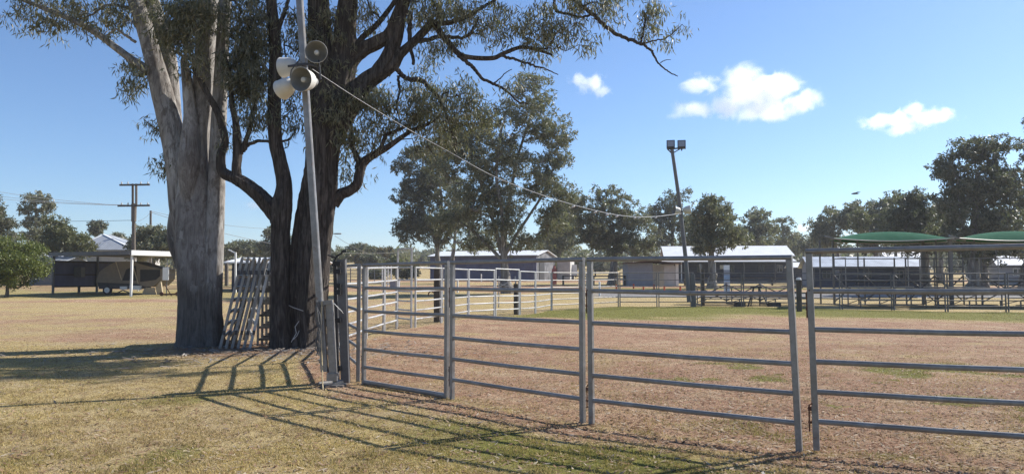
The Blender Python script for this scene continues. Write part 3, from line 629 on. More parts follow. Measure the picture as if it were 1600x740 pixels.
gum('eucalypt', 'gum filling the gap left of the tallest dark gum, above the first sail', [(1470,430),(1470,400),(1470,375)], [(1470,340,26,26),(1455,365,24,18),(1485,365,24,22)], 84, 90, 'leaf_mid', seed=31, leaf=(.32,.11), nleaf=90, spread=1.0, tr=.28, group=BG)
gum('eucalypt', 'tree between the two gums behind the middle of the first sail', [(1400,430),(1400,400),(1400,375)], [(1400,330,22,20),(1395,360,30,22),(1345,345,18,16)], 92, 90, 'leaf_olive', seed=32, leaf=(.34,.12), nleaf=90, spread=1.0, tr=.28, group=BG)
gum('eucalypt', 'bushy tree closing the gap between the floodlight pole and the hall gum', [(1092,430),(1092,405),(1092,385)], [(1090,355,20,22),(1150,375,24,18),(1085,382,26,16)], 108, 80, 'leaf_olive', seed=33, leaf=(.38,.13), nleaf=90, spread=1.1, tr=.28, group=BG)
LG = 'trees beyond the carport'
gum('eucalypt', 'slender open-crowned gum above the left round bush', [(56,440),(56,400),(55,360),(58,325)],
    [(58,308,20,9),(45,325,14,12),(72,322,12,14),(58,342,20,12),(40,348,6,8),(60,370,26,16)], 105, 70, 'leaf_mid', seed=20, leaf=(.36,.12), nleaf=80, spread=.9, tr=.2, group=LG)
gum('bushy_tree', 'soft grey-green bushy tree left of the pale hip roof', [(102,440),(102,410),(100,385)],
    [(85,355,16,16),(96,370,24,18),(118,380,24,18),(75,380,20,18),(130,388,16,12)], 84, 110, 'leaf_olive', seed=21, leaf=(.30,.10), nleaf=100, spread=.9, tr=.2, group=LG)
gum('eucalypt', 'little umbrella-topped tree showing over the pale hip roof', [(156,425),(155,390),(153,366)], [(152,352,13,6),(150,360,10,5)], 118, 36, 'leaf_dark', seed=22, leaf=(.36,.13), nleaf=90, spread=.8, tr=.2, group=LG)
gum('eucalypt', 'small wispy trees right of the hip roof ridge', [(190,425),(190,400),(188,380)], [(184,370,10,7),(196,378,14,8),(176,378,8,6)], 125, 40, 'leaf_mid', seed=23, leaf=(.4,.14), nleaf=80, spread=1.0, tr=.2, group=LG)
gum('eucalypt', 'dense leafy tree between the power pole and the smooth gum trunk', [(240,440),(240,415),(240,395)],
    [(222,372,18,16),(245,366,24,14),(240,388,36,18),(268,378,18,22),(212,390,14,10),(290,380,22,24)], 84, 150, 'leaf_mid', seed=24, leaf=(.30,.11), nleaf=100, spread=.95, tr=.3, group=LG)
gum('eucalypt', 'tree cut off by the left edge above the round bush', [(-6,440),(-6,410),(-8,370)], [(-8,330,12,26),(4,355,20,22),(-20,350,24,40),(12,370,16,10)], 80, 100, 'leaf_dark', seed=25, leaf=(.30,.10), nleaf=80, spread=.9, tr=.25, group=LG)
MG = 'trees on the skyline between the big trunks'
gum('eucalypt', 'upright gum seen between the forked tree and the dark trunk', [(428,425),(428,400),(427,375)], [(424,368,12,12),(418,384,14,14),(440,376,14,12),(436,392,22,12)], 120, 70, 'leaf_dark', seed=26, leaf=(.42,.15), nleaf=90, spread=1.1, tr=.25, group=MG)
gum('eucalypt', 'low tree row seen just right of the smooth gum trunk', [(385,425),(385,405),(384,395)], [(366,385,16,9),(390,388,20,11),(352,392,14,10),(404,392,14,10)], 130, 80, 'leaf_mid', seed=27, leaf=(.45,.16), nleaf=90, spread=1.2, tr=.25, group=MG)
for k, (px, py, rx, ry, Yd, lm, lab) in enumerate([
    (540,398,16,6,170,'leaf_olive','olive shrubs on the hillside just right of the dark trunk'),
    (558,388,9,6,190,'leaf_dark','round dark tree on the skyline right of the dark trunk'),
    (566,402,14,6,160,'leaf_brown','dry brown shrub below the round skyline tree'),
    (580,406,14,6,150,'leaf_dark','dark shrub left of the small white cottage'),
    (578,392,9,5,200,'leaf_mid','pale grey tree above the small white cottage'),
    (604,396,10,8,180,'leaf_brown','yellow-brown tree right of the small white cottage'),
    (618,412,14,12,120,'leaf_olive','olive bush under the tall gate frame'),
    (636,424,14,11,105,'leaf_dark','dark bush beside the left end of the slate-walled shed'),
    (590,428,12,9,110,'leaf_mid','green bush behind the cattle yards'),
    (905,408,14,12,150,'leaf_olive','olive tree on the brown slope behind the panel joint'),
    (522,408,8,14,130,'leaf_dark','dark slim bush hard against the dark trunk')]):
    gum('shrub', lab, [(px, 425), (px, py+ry*.6)], [(px, py, rx, ry)], Yd, 26, lm, 'bark_far', seed=40+k, leaf=(.004*Yd, .0016*Yd), nleaf=110, spread=.007*Yd, tr=.12, group='shrubs on the far slope', cat='shrub')
# far wooded belt nobody can count
rg = np.random.default_rng(77); nb = 520
ang = np.radians(rg.uniform(-38, 38, nb)); rr = rg.uniform(170, 420, nb); cx = rr*np.sin(ang); cy = rr*np.cos(ang)
keep = ~((np.abs(cx/cy+.21) < .045) & (rr < 900)) | (rr > 330); cx, cy = cx[keep], cy[keep]; cz = terrain(cx, cy)
hh = rg.uniform(3, 8, len(cx)); C = []
for x, y, z, h in zip(cx, cy, cz, hh):
    k = rg.standard_normal((16, 3)); k /= np.linalg.norm(k, axis=1)[:,None]; C.append(np.array((x, y, z+h*.5))+k*np.array((h*.6, h*.6, h*.5))*rg.random((16, 1))**.4)
single('far_woodland', leaves_mb(np.concatenate(C), 16, 1.3, 1.6, .75, .2, rg), M['leaf_mid'], 'far wooded belt along the foot of the brown slope', 'woodland', sharp=0, kind='stuff')

# round bush at the left
g = G(10, 464); rg = np.random.default_rng(5)
root = thing('round_bush', 'big rounded glossy dark green bush at the left edge of the paddock', 'bush', tuple(g))
wood = MB(); sk = Skeleton(); pp = np.array([(0,0,-.1),(0.05,0,.35),(0,.05,.8)])+np.array(tuple(g)); wood.tube(pp, [.14,.11,.09], 8, noise=.05); sk.path(pp, [.14,.11,.09])
T = []
for k in range(260):
    v = rg.standard_normal(3); v /= np.linalg.norm(v); r = rg.random()**.3; c = P(12, 412, g.y)
    T.append(arr(c)+v*r*np.array((2.55, 2.3, 1.85))*np.array((1,1,1 if v[2] > 0 else .85)))
sk.grow(T, rg, .2, 3); sk.tubes(wood, .012, .5, 5, .08)
obj('stem', wood, M['bark_far'], root); obj('foliage', leaves_mb(np.array(T), 90, .38, .15, .07, .4, rg), M['leaf_bush'], root, 0)

# ================================================================ BUILDINGS
def hut(name, label, A, B, dep, hw, hr, wall, roof, over=.25, z=None, ridge=.5, endwall=None, cat='shed', fascia=None, slab=True):
    """gabled building: front wall from A to B (x, y), depth dep away from the camera; hw wall height, hr ridge height"""
    A = Vector((*A, 0)); B = Vector((*B, 0)); u = (B-A); L = u.length; u.normalize(); v = Vector((-u.y, u.x, 0)); 
    if v.y < 0: v = -v
    z0 = min(tz(*(A+v*0).xy), tz(*B.xy)) if z is None else z
    root = thing(name, label, cat, (A.x, A.y, z0)); c = lambda a, b, h: Vector((A.x, A.y, z0))+u*a+v*b+Vector((0,0,h))
    def slabp(p, off): return MB().prism(p, off)
    w = MB(); t = .12
    w.prism([c(0,0,-.3), c(L,0,-.3), c(L,0,hw), c(0,0,hw)], v*t); obj('wall', w, M[wall], root)
    w = MB(); w.prism([c(0,dep-t,-.3), c(L,dep-t,-.3), c(L,dep-t,hw), c(0,dep-t,hw)], v*t)
    obj('wall', w, M[wall], root)
    rd = dep*ridge
    for a in (0, L-t):
        e = MB(); e.prism([c(a,t,-.3), c(a,dep-t,-.3), c(a,dep-t,hw), c(a,rd,hr-.04), c(a,t,hw)], u*t); obj('end_wall', e, M[endwall or wall], root)
    r = MB(); s = (hr-hw)/rd; s2 = (hr-hw)/(dep-rd); th = Vector((0,0,.07))
    r.prism([c(-over,-over,hw-over*s), c(L+over,-over,hw-over*s), c(L+over,rd,hr), c(-over,rd,hr)], th)
    r.prism([c(-over,rd+.002,hr), c(L+over,rd+.002,hr), c(L+over,dep+over,hw-over*s2), c(-over,dep+over,hw-over*s2)], th)
    ro = obj('roof', r, M[roof], root, 20)
    g_ = MB(); g_.bar(c(-over,-over-.06,hw-over*s+.01), c(L+over,-over-.06,hw-over*s+.01), .10, .12); obj('gutter', g_, M['galv' if fascia is None else fascia], root)
    return root, c, u, v, L
def window(c, a, z0, w, h, root, v, frame='white_paint', name='window'):
    """framed window on the front wall at distance a along it"""
    m = MB(); y = -.03
    for p, q in (((a,y,z0),(a+w,y,z0)),((a,y,z0+h),(a+w,y,z0+h))): m.bar(c(*p), c(*q), .06)
    for x in (a, a+w/2, a+w): m.bar(c(x,y,z0+.03), c(x,y,z0+h-.03), .05)
    f = obj(name, m, M[frame], root); g_ = MB().prism([c(a,-.015,z0), c(a+w,-.015,z0), c(a+w,-.015,z0+h), c(a,-.015,z0+h)], v*.008); obj('pane', g_, M['glass'], f)
def xy(px, Y): p = P(px, 433, Y); return (p.x, p.y)
# long slate shed
root, c, u, v, L = hut('machinery_shed', 'long low shed with slate blue sheet wall and white roof behind the tallest gum', xy(672,103), xy(838,98), 9, 3.55, 4.3, 'shed_wall', 'white_roof', .3, .9, .5, 'zinc_wall')
m = MB()
for a in np.arange(.3, L, 2.4): obj('wall_seam', MB().bar(c(a,-.02,0), c(a,-.02,3.4), .05, .05), M['shed_wall'], root)
m = MB().box(c(5,4.5,4.65), (.5,.5,.35)); m.tube([c(5,4.5,4.7), c(5,4.5,5.0)], .2, 10); obj('roof_vent', m, M['galv'], root)
m = MB(); m.prism([c(L+.02,1.2,0), c(L+.02,3.6,0), c(L+.02,3.6,2.7), c(L+.02,1.2,2.7)], u*.05); obj('door', m, M['dark_steel'], root)
m = MB(); m.prism([c(L+.3,9.3,0), c(L+2.2,9.3,0), c(L+2.2,9.3,2.9), c(L+.3,9.3,3.0)], v*2.4)
single('annex', m, M['cream_wall'], 'narrow pale lean-to at the right end of the slate-walled shed', 'shed')
m = MB(); p = G(866, 444); m.bar(p, p+Vector((0,0,1.7)), .5, .3); m.tube([p+Vector((0,0,1.7)), p+Vector((0,0,2.0))], .12, 10); single('fuel_bowser', m, M['red'], 'faded red bowser beside the pale lean-to', 'pump')
# toilet block
A = xy(981,75); root = thing('toilet_block', 'small grey toilet block with a thin brown roof right of the round-crowned gum', 'toilet block', (A[0], A[1], tz(*A)))
z0 = tz(*A)
def bx(x0, x1, y0, y1, za, zb): return MB().box(((x0+x1)/2, (y0+y1)/2, (za+zb)/2), (x1-x0, y1-y0, zb-za))
X0 = A[0]; k = 75/FPX
obj('wall', bx(X0, X0+39*k, 75, 78.5, z0-.2, z0+2.3), M['grey_render'], root)
obj('side_wall', bx(X0+39*k+.003, X0+76*k, 76.2, 78.5, z0-.2, z0+2.15), M['cream_wall'], root)
m = MB(); r0 = Vector((X0-.35, 74.5, z0+2.32)); m.prism([r0, r0+Vector((2.8,0,.22)), r0+Vector((5.7,0,-.08)), r0+Vector((5.7,0,-.16)), r0+Vector((2.8,0,.14)), r0+Vector((0,0,-.08))], (0,4.4,0)); obj('roof', m, M['brown_trim'], root)
obj('post', bx(X0+75*k, X0+75*k+.28, 75.0, 75.28, z0-.2, z0+2.18), M['white_paint'], root)
obj('screen_wall', bx(X0+57*k, X0+75*k-.003, 75.1, 75.2, z0-.1, z0+2.0), M['cream_wall'], root)
m = MB(); m.tube([(X0+2.6,76.5,z0+2.4),(X0+2.6,76.5,z0+2.9)], .06, 8); obj('vent_pipe', m, M['white_paint'], root)
# long white roofed hall
A = xy(1041,88); B = xy(1238,86); root, c, u, v, L = hut('showground_hall', 'long dark-walled hall with a bright white roof and white verandah strip', A, B, 8, 3.1, 4.35, 'dark_wall', 'white_roof', .3, .95, .5)
m = MB(); m.prism([c(-.6,-2.2,2.38), c(L,-2.2,2.38), c(L,-.003,2.82), c(-.6,-.003,2.82)], (0,0,.06)); vr = obj('verandah_roof', m, M['white_roof'], root, 20)
m = MB().bar(c(-.6,-2.26,2.38), c(L,-2.26,2.38), .10, .12); obj('fascia', m, M['white_paint'], root)
for a in (0.2, 1.6, 5.4, 8.6, 12, L-.3): obj('verandah_post', MB().bar(c(a,-2.0,-.3), c(a,-2.0,2.36), .11), M['white_paint' if a in (5.4, 1.6) else 'galv_dull'], root)
for a in (3.6, 7.2, 10.6, 12.6): window(c, a, 1.2, .6, .8, root, v, 'grey_render' if a == 12.6 else 'galv_dull')
obj('step', MB().box(c(L/2,-1.4,.02), (L, 1.4, .3)), M['grey_render'], root)
obj('notice', MB().box(c(6.4,-.03,1.8), (.45, .03, .45)), M['white_paint'], root)
# small outbuilding at the right end of the hall
A = xy(1243,80); root, c, u, v, L = hut('kiosk', 'small white-roofed kiosk at the right end of the long hall', A, xy(1255,80), 2, 1.9, 2.3, 'dark_wall', 'white_roof', .35, tz(*A))
# low zinc roofed shed at right
A = xy(1268,71); B = xy(1446,69); root, c, u, v, L = hut('stable_shed', 'low open stable shed with a corrugated zinc roof behind the bleachers', A, B, 5, 1.95, 2.85, 'dark_wall', 'grey_roof', .35, tz(*A), .5, 'grey_render')
for a in (1.0, 4.6, 7.4): window(c, a, .8, .7, .7, root, v, 'galv_dull')
obj('notice', MB().box(c(2.3,-.04,1.35), (.4,.03,.55)), M['grey_render'], root)
for a in np.arange(.2, L, 2.4): obj('post', MB().bar(c(a,-.28,-.1), c(a,-.28,1.85), .08), M['galv_dull'], root)
A = xy(1562,77); B = xy(1660,75); root, c, u, v, L = hut('stable_shed', 'far pale-roofed shed at the right edge behind the tallest dark gum', A, B, 5, 2.1, 3.0, 'grey_render', 'white_roof', .3, tz(*A))
window(c, 1.2, 1, .8, .7, root, v)
A = xy(1385,140); B = xy(1445,140); hut('farm_shed', 'distant pale shed roof behind the thick straight trunk', A, B, 5, 2.2, 3.4, 'cream_wall', 'white_roof', .3, tz(*A)+1.4)
A = xy(1290,190); hut('farm_shed', 'distant white shed on the slope left of the shade sail', A, xy(1312,190), 5, 2.2, 3.6, 'cream_wall', 'white_roof', .3, tz(*A)+3.6)
# building seen between the trunks
A = xy(362,60); B = xy(478,60); root, c, u, v, L = hut('pavilion', 'dark-walled pavilion with a white roof edge seen between the trunks', A, B, 7, 2.35, 2.75, 'dark_wall', 'white_roof', .5, tz(*A), .5, None, 'pavilion', 'white_paint')
window(c, 2.2, .95, .8, .85, root, v); window(c, 4.2, .95, .8, .85, root, v)
# house, garage left
A = xy(112,88); zz = tz(*A); root = thing('house', 'cream house with a pale corrugated hip roof behind the carport', 'house', (A[0], A[1], zz)); k = 88/FPX
x0 = A[0]; W = 7.1; D = 7
obj('wall', bx(x0, x0+W, 88, 88+D, zz-.3, zz+4.0), M['cream_wall'], root)
m = MB(); zr = zz+6.0; ze = zz+4.0; o_ = .4; a1 = (x0-o_,88-o_,ze); a2 = (x0+W+o_,88-o_,ze); a3 = (x0+W+o_,88+D+o_,ze); a4 = (x0-o_,88+D+o_,ze); r1 = (x0+1.9,88+D/2-.4,zr); r2 = (x0+2.2,88+D/2+.4,zr)
m.add([a1,a2,a3,a4,r1,r2,(a1[0],a1[1],ze-.1),(a2[0],a2[1],ze-.1),(a3[0],a3[1],ze-.1),(a4[0],a4[1],ze-.1)], [(1,2,5,4),(3,0,4,5),(6,7,1,0),(7,8,2,1),(8,9,3,2),(9,6,0,3),(9,8,7,6)], [(0,1,4),(2,3,5)])
ro = obj('roof', m, M['house_roof'], root, 10)
m = MB(); m.bar(a1, r1, .22, .08); m.bar(a2, r1, .22, .08); m.bar(a3, r2, .22, .08); obj('ridge_cap', m, M['white_paint'], ro)
for wx in (1.0, 4.2): 
    f = obj('window', MB().box((x0+wx,87.97,zz+1.7), (1.0,.06,1.0)), M['white_paint'], root); obj('pane', MB().box((x0+wx,87.93,zz+1.7), (.84,.04,.84)), M['glass'], f)
A = xy(46,80); root, c, u, v, L = hut('garage', 'grey garage with a plain roller door between the round bush and the carport', A, xy(91,80), 6, 2.4, 3.1, 'grey_render', 'grey_roof', .3, tz(*A), .5, None, 'garage')
m = MB().box(c(L/2,-.03,1.1), (L-.7,.05,2.1)); d_ = obj('roller_door', m, M['galv_dull'], root)
obj('verge', MB().bar(c(-.3,-.32,2.5), c(L+.3,-.32,2.5), .06, .2), M['cream_wall'], root)
# cottages far away on the slope
for px, Yd, w, lab in ((592,230,26,'small white cottage with a pale gable roof on the far slope'), (563,260,9,'tiny white shed on the slope left of the small cottage'), (612,210,8,'tiny pale shed right of the small white cottage'), (72,130,44,'pale-roofed shed behind the soft bushy tree')):
    A = xy(px-w/2, Yd); zc = P(px, 411 if Yd > 150 else 402, Yd).z; zg = tz(*A); zc = max(zg, zc) if Yd > 150 else zg
    root, c, u, v, L = hut('cottage', lab, A, xy(px+w/2, Yd), 5, 2.6 if Yd > 150 else 3.2, 4.3, 'white_paint' if w != 44 else 'cream_wall', 'white_roof', .4, zg, .5, None, 'cottage')
    if w == 26: window(c, 1.6, 1, .9, 1, root, v, 'grey_render')

# ================================================================ CARPORT AND CAMPER
C0 = Vector((-26.1, 51, 0)); uu = Vector((-.89, .456, 0)); vv = Vector((.456, .89, 0)); zc = tz(-26, 52); LW = 8.8; LD = 7.0
root = thing('carport', 'open carport with a flat grey roof, white fascia and sheeted side wall', 'carport', (C0.x, C0.y, zc))
cp = lambda a, b, h: C0+uu*a+vv*b+Vector((0,0,zc+h))
m = MB().prism([cp(-.2,-.2,2.92), cp(LW+.2,-.2,2.92), cp(LW+.2,LD+.2,2.92), cp(-.2,LD+.2,2.92)], (0,0,.10)); obj('roof', m, M['galv_dull'], root, 20)
m = MB().bar(cp(-.25,-.25,2.98), cp(-.25,LD+.25,2.98), .06, .34); obj('fascia', m, M['white_paint'], root, label='bright white fascia')
m = MB().bar(cp(-.19,-.25,2.98), cp(LW+.2,-.25,2.98), .06, .28); obj('fascia', m, M['galv_dull'], root)
for a, b in ((0,0),(LW,0),(0,LD),(LW,LD),(LW,3.4)): obj('post', MB().bar(cp(a,b,-.2), cp(a,b,2.9), .13), M['white_paint' if a == 0 and b == 0 else 'galv_dull'], root)
m = MB().prism([cp(LW+.1,.1,.55), cp(LW+.1,LD-.1,.55), cp(LW+.1,LD-.1,2.55), cp(LW+.1,.1,2.55)], uu*.05); wl = obj('side_wall', m, M['shed_wall'], root, 20)
m = MB()
for h in (.62, 1.5, 2.45): m.bar(cp(LW+.05,.1,h), cp(LW+.05,LD-.1,h), .07)
obj('wall_rail', m, M['dark_timber'], root)
m = MB().box(cp(LW-.1,1.9,1.7), (.55,.55,.75)); obj('meter_box', m, M['galv_dull'], root)
m = MB()
for b in (2.0, 4.6): m.bar(cp(LW+.04,b,-.1), cp(LW+.04,b,.6), .14)
obj('stump', m, M['dark_timber'], root)
# camper trailer under the carport
Yc = 54.2; zc2 = tz(-28.5, 54); Q = lambda px, py, dy=0: P(px, py, Yc+dy)
root = thing('camper_trailer', 'folded-out tan canvas camper trailer parked under the carport', 'camper', (P(200,433,Yc).x, Yc, zc2))
m = MB().prism([Q(150,441), Q(155,425), Q(162,419), Q(181,408.5), Q(206,408), Q(233,416), Q(252,420), Q(251,436), Q(241,446), Q(228,448), Q(214,443)], (0,2.3,0)); tent = obj('tent', m, M['canvas'], root, 20)
obj('tent_window', MB().prism([Q(191,438,-.03), Q(214,438,-.03), Q(212,415,-.03), Q(205,417,-.03), Q(197,421,-.03)], (0,.03,0)), M['mesh_dark'], root, 20)
obj('tent_window', MB().prism([Q(219,440,-.03), Q(243,437,-.03), Q(250,431,-.03), Q(250,421,-.03), Q(219,421,-.03)], (0,.03,0)), M['mesh_dark'], root, 20)
m = MB()
for q_, w_ in ((Q(181,409,-.04),Q(190,437,-.04)),): m.bar(q_, w_, .05)
m.bar(Q(216,443,-.04), Q(206,408.3,-.04), .06); obj('tent_seam', m, M['canvas_light'], root)
obj('canvas_flap', MB().prism([Q(226,449), Q(240,449), Q(244,461), Q(220,462.5)], (0,.15,0)), M['canvas_light'], root, 20)
obj('canvas_flap', MB().prism([Q(243,449), Q(251,438), Q(254,461), Q(246,461)], (0,.15,0)), M['canvas_light'], root, 20)
m = MB(); m.box((P(184,433,Yc).x, Yc+1.1, zc2+.62), (2.9,1.9,.42)); m.bar((P(150,433,Yc).x,Yc+.3,zc2+.85),(P(226,433,Yc).x,Yc+.3,zc2+.85),.10); m.bar((P(170,433,Yc).x,Yc,zc2+.5),(P(228,433,Yc).x,Yc,zc2+.5),.08); obj('chassis', m, M['dark_steel'], root)
for dy in (.05, 1.95):
    w_ = P(168, 455, Yc+dy); w_.z = tz(w_.x, w_.y)+.33
    t_ = obj('wheel', MB().lathe([(.2,-.1),(.3,-.1),(.33,-.06),(.33,.06),(.3,.1),(.2,.1)], w_, (0,1,0), 20), M['black'], root)
    obj('rim', MB().lathe([(.001,-.11),(.06,-.12),(.1,-.09),(.19,-.095),(.205,-.1),(.205,.08),(.001,.06)], w_, (0,1,0), 20), M['white_paint'], t_)
m = MB().bar(Q(178,460), Q(192,453), .07); m.bar(Q(192,453), Q(204,458), .07); obj('drawbar', m, M['dark_steel'], root)
m = MB().box(Q(212,449,-.1), (.75,.3,.28)); m.box(Q(194,449.5,-.1), (.5,.25,.22)); obj('kitchen_drawer', m, M['white_paint'], root)
g = G(222, 459); 
m = MB().lathe([(.001,.0),(.42,.0),(.44,.5),(.36,.68),(.1,.72),(.001,.72)], P(222,413,60), (0,0,1), 20); 
w_ = P(222,413,60); m.bar((w_.x-.3,60,tz(w_.x,60)), (w_.x-.3,60,w_.z), .08); m.bar((w_.x+.3,60,tz(w_.x,60)), (w_.x+.3,60,w_.z), .08)
single('water_tank', m, M['tank'], 'cream water tank on legs showing behind the carport', 'tank')
p = G(260, 462); m = MB().bar(p, p+Vector((0,0,2.6)), .05); m.bar(p+Vector((0,0,2.6)), p+Vector((1.6,.5,2.2)), .04)
m.bar(p+Vector((1.6,.5,-.1)), p+Vector((1.6,.5,2.2)), .05)
for h in (.5, 1.0, 1.5, 1.9): m.bar(p+Vector((0,0,h)), p+Vector((1.6,.5,h)), .035)
single('pipe_gate', m, M['galv_dull'], 'tall pipe gate between the camper and the smooth gum trunk', 'gate')
m = MB().box(p+Vector((-.05,-.08,1.55)), (.42,.04,.9)); single('notice_board', m, M['white_paint'], 'white notice board hung on the pipe gate', 'sign')
# carport clutter right of the camper
g = G(268, 462); m = MB(); m.bar(g, g+Vector((-.5,0,.8)), .05); m.bar(g+Vector((-.8,0,.1)), g+Vector((.5,.1,.12)), .12); m.lathe([(.001,-.04),(.14,-.04),(.14,.04),(.001,.04)], g+Vector((-.7,0,.14)), (0,1,0), 14); m.lathe([(.001,-.04),(.14,-.04),(.14,.04),(.001,.04)], g+Vector((.4,0,.14)), (0,1,0), 14)
single('push_mower', m, M['rust'], 'old push mower beside the camper canvas', 'mower')

# ================================================================ POWER POLES AND WIRES
def wire(name, a, b, sag, r, mat, label, cat='wire', group=None, n=24):
    a, b = Vector(a), Vector(b); pts = [tuple(a.lerp(b, t)-Vector((0,0,sag*4*t*(1-t)))) for t in np.linspace(0, 1, n)]
    return single(name, MB().tube(pts, r, 5), M[mat], label, cat, group)
Yp = 75; b = G(209, 452); b = Vector((P(209,433,Yp).x, Yp, tz(-38, Yp)))
root = thing('power_pole', 'timber power pole with two crossarms behind the carport', 'power pole', tuple(b))
top = P(210, 288, Yp)
m = MB().tube([b-Vector((0,0,.2)), P(209,345,Yp)], [.22,.17], 12); m.tube([P(209,346,Yp), P(209.5,318,Yp)], [.24,.26], 12); obj('pole', m, M['timber'], root)
m = MB(); m.bar(P(207.5,322,Yp), P(207.5,287,Yp), .17); m.bar(P(213,322,Yp), P(213,287,Yp), .17); obj('riser', m, M['timber'], root)
for y_ in (289, 321.5):
    ca = obj('crossarm', MB().bar(P(187 if y_ < 300 else 184, y_, Yp-.2), P(234, y_-.6, Yp-.2), .15, .17), M['dark_timber'], root)
    for px in (190, 200, 220, 231): obj('insulator', MB().lathe([(.05,0),(.05,.08),(.09,.1),(.09,.16),(.04,.2),(.04,.3),(.001,.3)], P(px, y_-1, Yp-.2), (0,0,1), 8), M['horn'], ca)
b2 = Vector((P(235,433,92).x, 92, tz(-45, 92))); root = thing('power_pole', 'plain thin service pole right of the crossarm pole', 'power pole', tuple(b2))
obj('pole', MB().tube([b2-Vector((0,0,.2)), P(235.5,329,92)], [.17,.13], 10), M['timber'], root)
b3 = Vector((P(56,433,110).x, 110, tz(-70, 110))); root = thing('power_pole', 'distant pole with one long pale crossarm in front of the slender gum', 'power pole', tuple(b3))
obj('pole', MB().tube([b3-Vector((0,0,.2)), P(56,311,110)], [.17,.12], 10), M['timber'], root)
ca = obj('crossarm', MB().bar(P(35,316,109.8), P(87,317.5,109.8), .16, .18), M['timber'], root)
for px in (40, 56, 70, 84): obj('insulator', MB().lathe([(.06,0),(.1,.1),(.05,.4),(.001,.4)], P(px, 315, 109.8), (0,0,1), 8), M['white_paint'], ca)
WG = 'overhead wires on the left'
for (x0,y0,D0,x1,y1,D1,sg,lab) in [(-60,289,95,190,321,75,.3,'topmost pale overhead wire reaching the lower crossarm'),(-60,297,95,200,320,75,.4,'second pale overhead wire reaching the lower crossarm'),(-60,304,95,220,321,75,.3,'third pale overhead wire reaching the lower crossarm'),
      (-60,342,110,206,344,75,.2,'thin dark wire crossing low behind the slender gum')]:
    wire('overhead_wire', P(x0,y0,D0), P(x1,y1,D1), sg, .022, 'wire' if y0 < 330 else 'dark_wire', lab, group=WG)
wire('overhead_wire', P(237,332,92), P(640,392,150), 2.2, .03, 'dark_wire', 'dark wire running right from the thin service pole behind the trunks', group=WG)
wire('overhead_wire', P(216,345,75), P(235.5,331,92), .2, .02, 'dark_wire', 'short dark wire from the crossarm pole to the thin service pole', group=WG)
wire('overhead_wire', P(237,330,92), P(480,357,120), .8, .025, 'dark_wire', 'higher dark wire passing behind the smooth gum trunk', group=WG)
# street lamp behind the ironbark, white post and timber post between the trunks
b = Vector((P(514,433,100).x, 100, tz(-25, 100))); root = thing('street_lamp', 'street lamp head poking out right of the dark furrowed trunk', 'street lamp', tuple(b))
obj('pole', MB().tube([b, P(514,368,100)], .1, 8), M['galv_dull'], root); obj('arm', MB().tube([P(514,368,100), P(517,365,100), P(524,365,100)], .05, 6), M['galv_dull'], root)
obj('lamp_head', MB().box(P(528,365,100), (.9,.35,.16)), M['horn_in'], root)
wire('overhead_wire', P(523,368,100), P(612,402,190), 1.0, .028, 'dark_wire', 'dark wire sloping down right from the street lamp', group=WG)
p = G(368, 457); root = thing('lamp_post', 'short white lamp post right of the smooth gum trunk', 'lamp post', tuple(p)); obj('pole', MB().bar(p, P(368,394,p.y), .12), M['white_paint'], root); obj('lamp_arm', MB().bar(P(368,395,p.y), P(361,392,p.y), .08), M['white_paint'], root); obj('lamp_head', MB().bar(P(362,392,p.y), P(357,390,p.y), .14, .08), M['white_paint'], root)
p = G(354, 446.5); single('timber_post', MB().bar(p, P(354,405,p.y), .32, .3, bev=.03), M['timber'], 'thick weathered timber post right of the smooth gum trunk', 'post')

# distant cattle yards between the ironbark and the shed
def rail_fence(name, label, a, b, h, nr, step, mat, rr=.05, cat='fence'):
    a = Vector((*a, tz(*a))); b = Vector((*b, tz(*b))); root = thing(name, label, cat, tuple(a)); n = max(1, round((b-a).length/step))
    for i in range(n+1): q = a.lerp(b, i/n); q.z = tz(q.x, q.y); obj('post', MB().bar(q-Vector((0,0,.1)), q+Vector((0,0,h)), rr*1.6), M[mat], root)
    for k in range(nr):
        z = h*(k+1)/nr-.04; m = MB()
        for i in range(n): q = a.lerp(b, i/n); w = a.lerp(b, (i+1)/n); q.z = tz(q.x, q.y)+z; w.z = tz(w.x, w.y)+z; m.bar(q, w, rr, rr)
        obj('rail', m, M[mat], root)
    return root
rail_fence('cattle_yard_fence', 'pale railed cattle yard fence behind the gate post', xy(512,78), xy(566,76), 1.9, 6, 1.5, 'galv_dull')
rail_fence('cattle_yard_fence', 'second row of cattle yard rails behind the first', xy(505,92), xy(612,92), 1.9, 5, 2.2, 'galv')
rail_fence('cattle_yard_fence', 'tall white railed loading race near the small cottage', xy(597,74), xy(611,71), 2.1, 7, 1, 'white_paint')
rail_fence('timber_rail_fence', 'low dark timber rail fence in front of the round-crowned gum', xy(880,78), xy(976,76), 1.0, 1, 3.3, 'dark_timber', .12)
rail_fence('cattle_yard_fence', 'pale rails beyond the camper at the foot of the smooth gum', xy(252,74), xy(352,76), 1.6, 4, 1.6, 'galv_dull')
rail_fence('timber_rail_fence', 'far dark rail fence crossing the brown slope behind the lean-to', xy(868,120), xy(960,125), 1.3, 2, 4, 'dark_timber', .14)
rail_fence('timber_rail_fence', 'low rail in front of the long white-roofed hall', xy(1070,76), xy(1252,76), .8, 2, 3, 'dark_timber', .10)
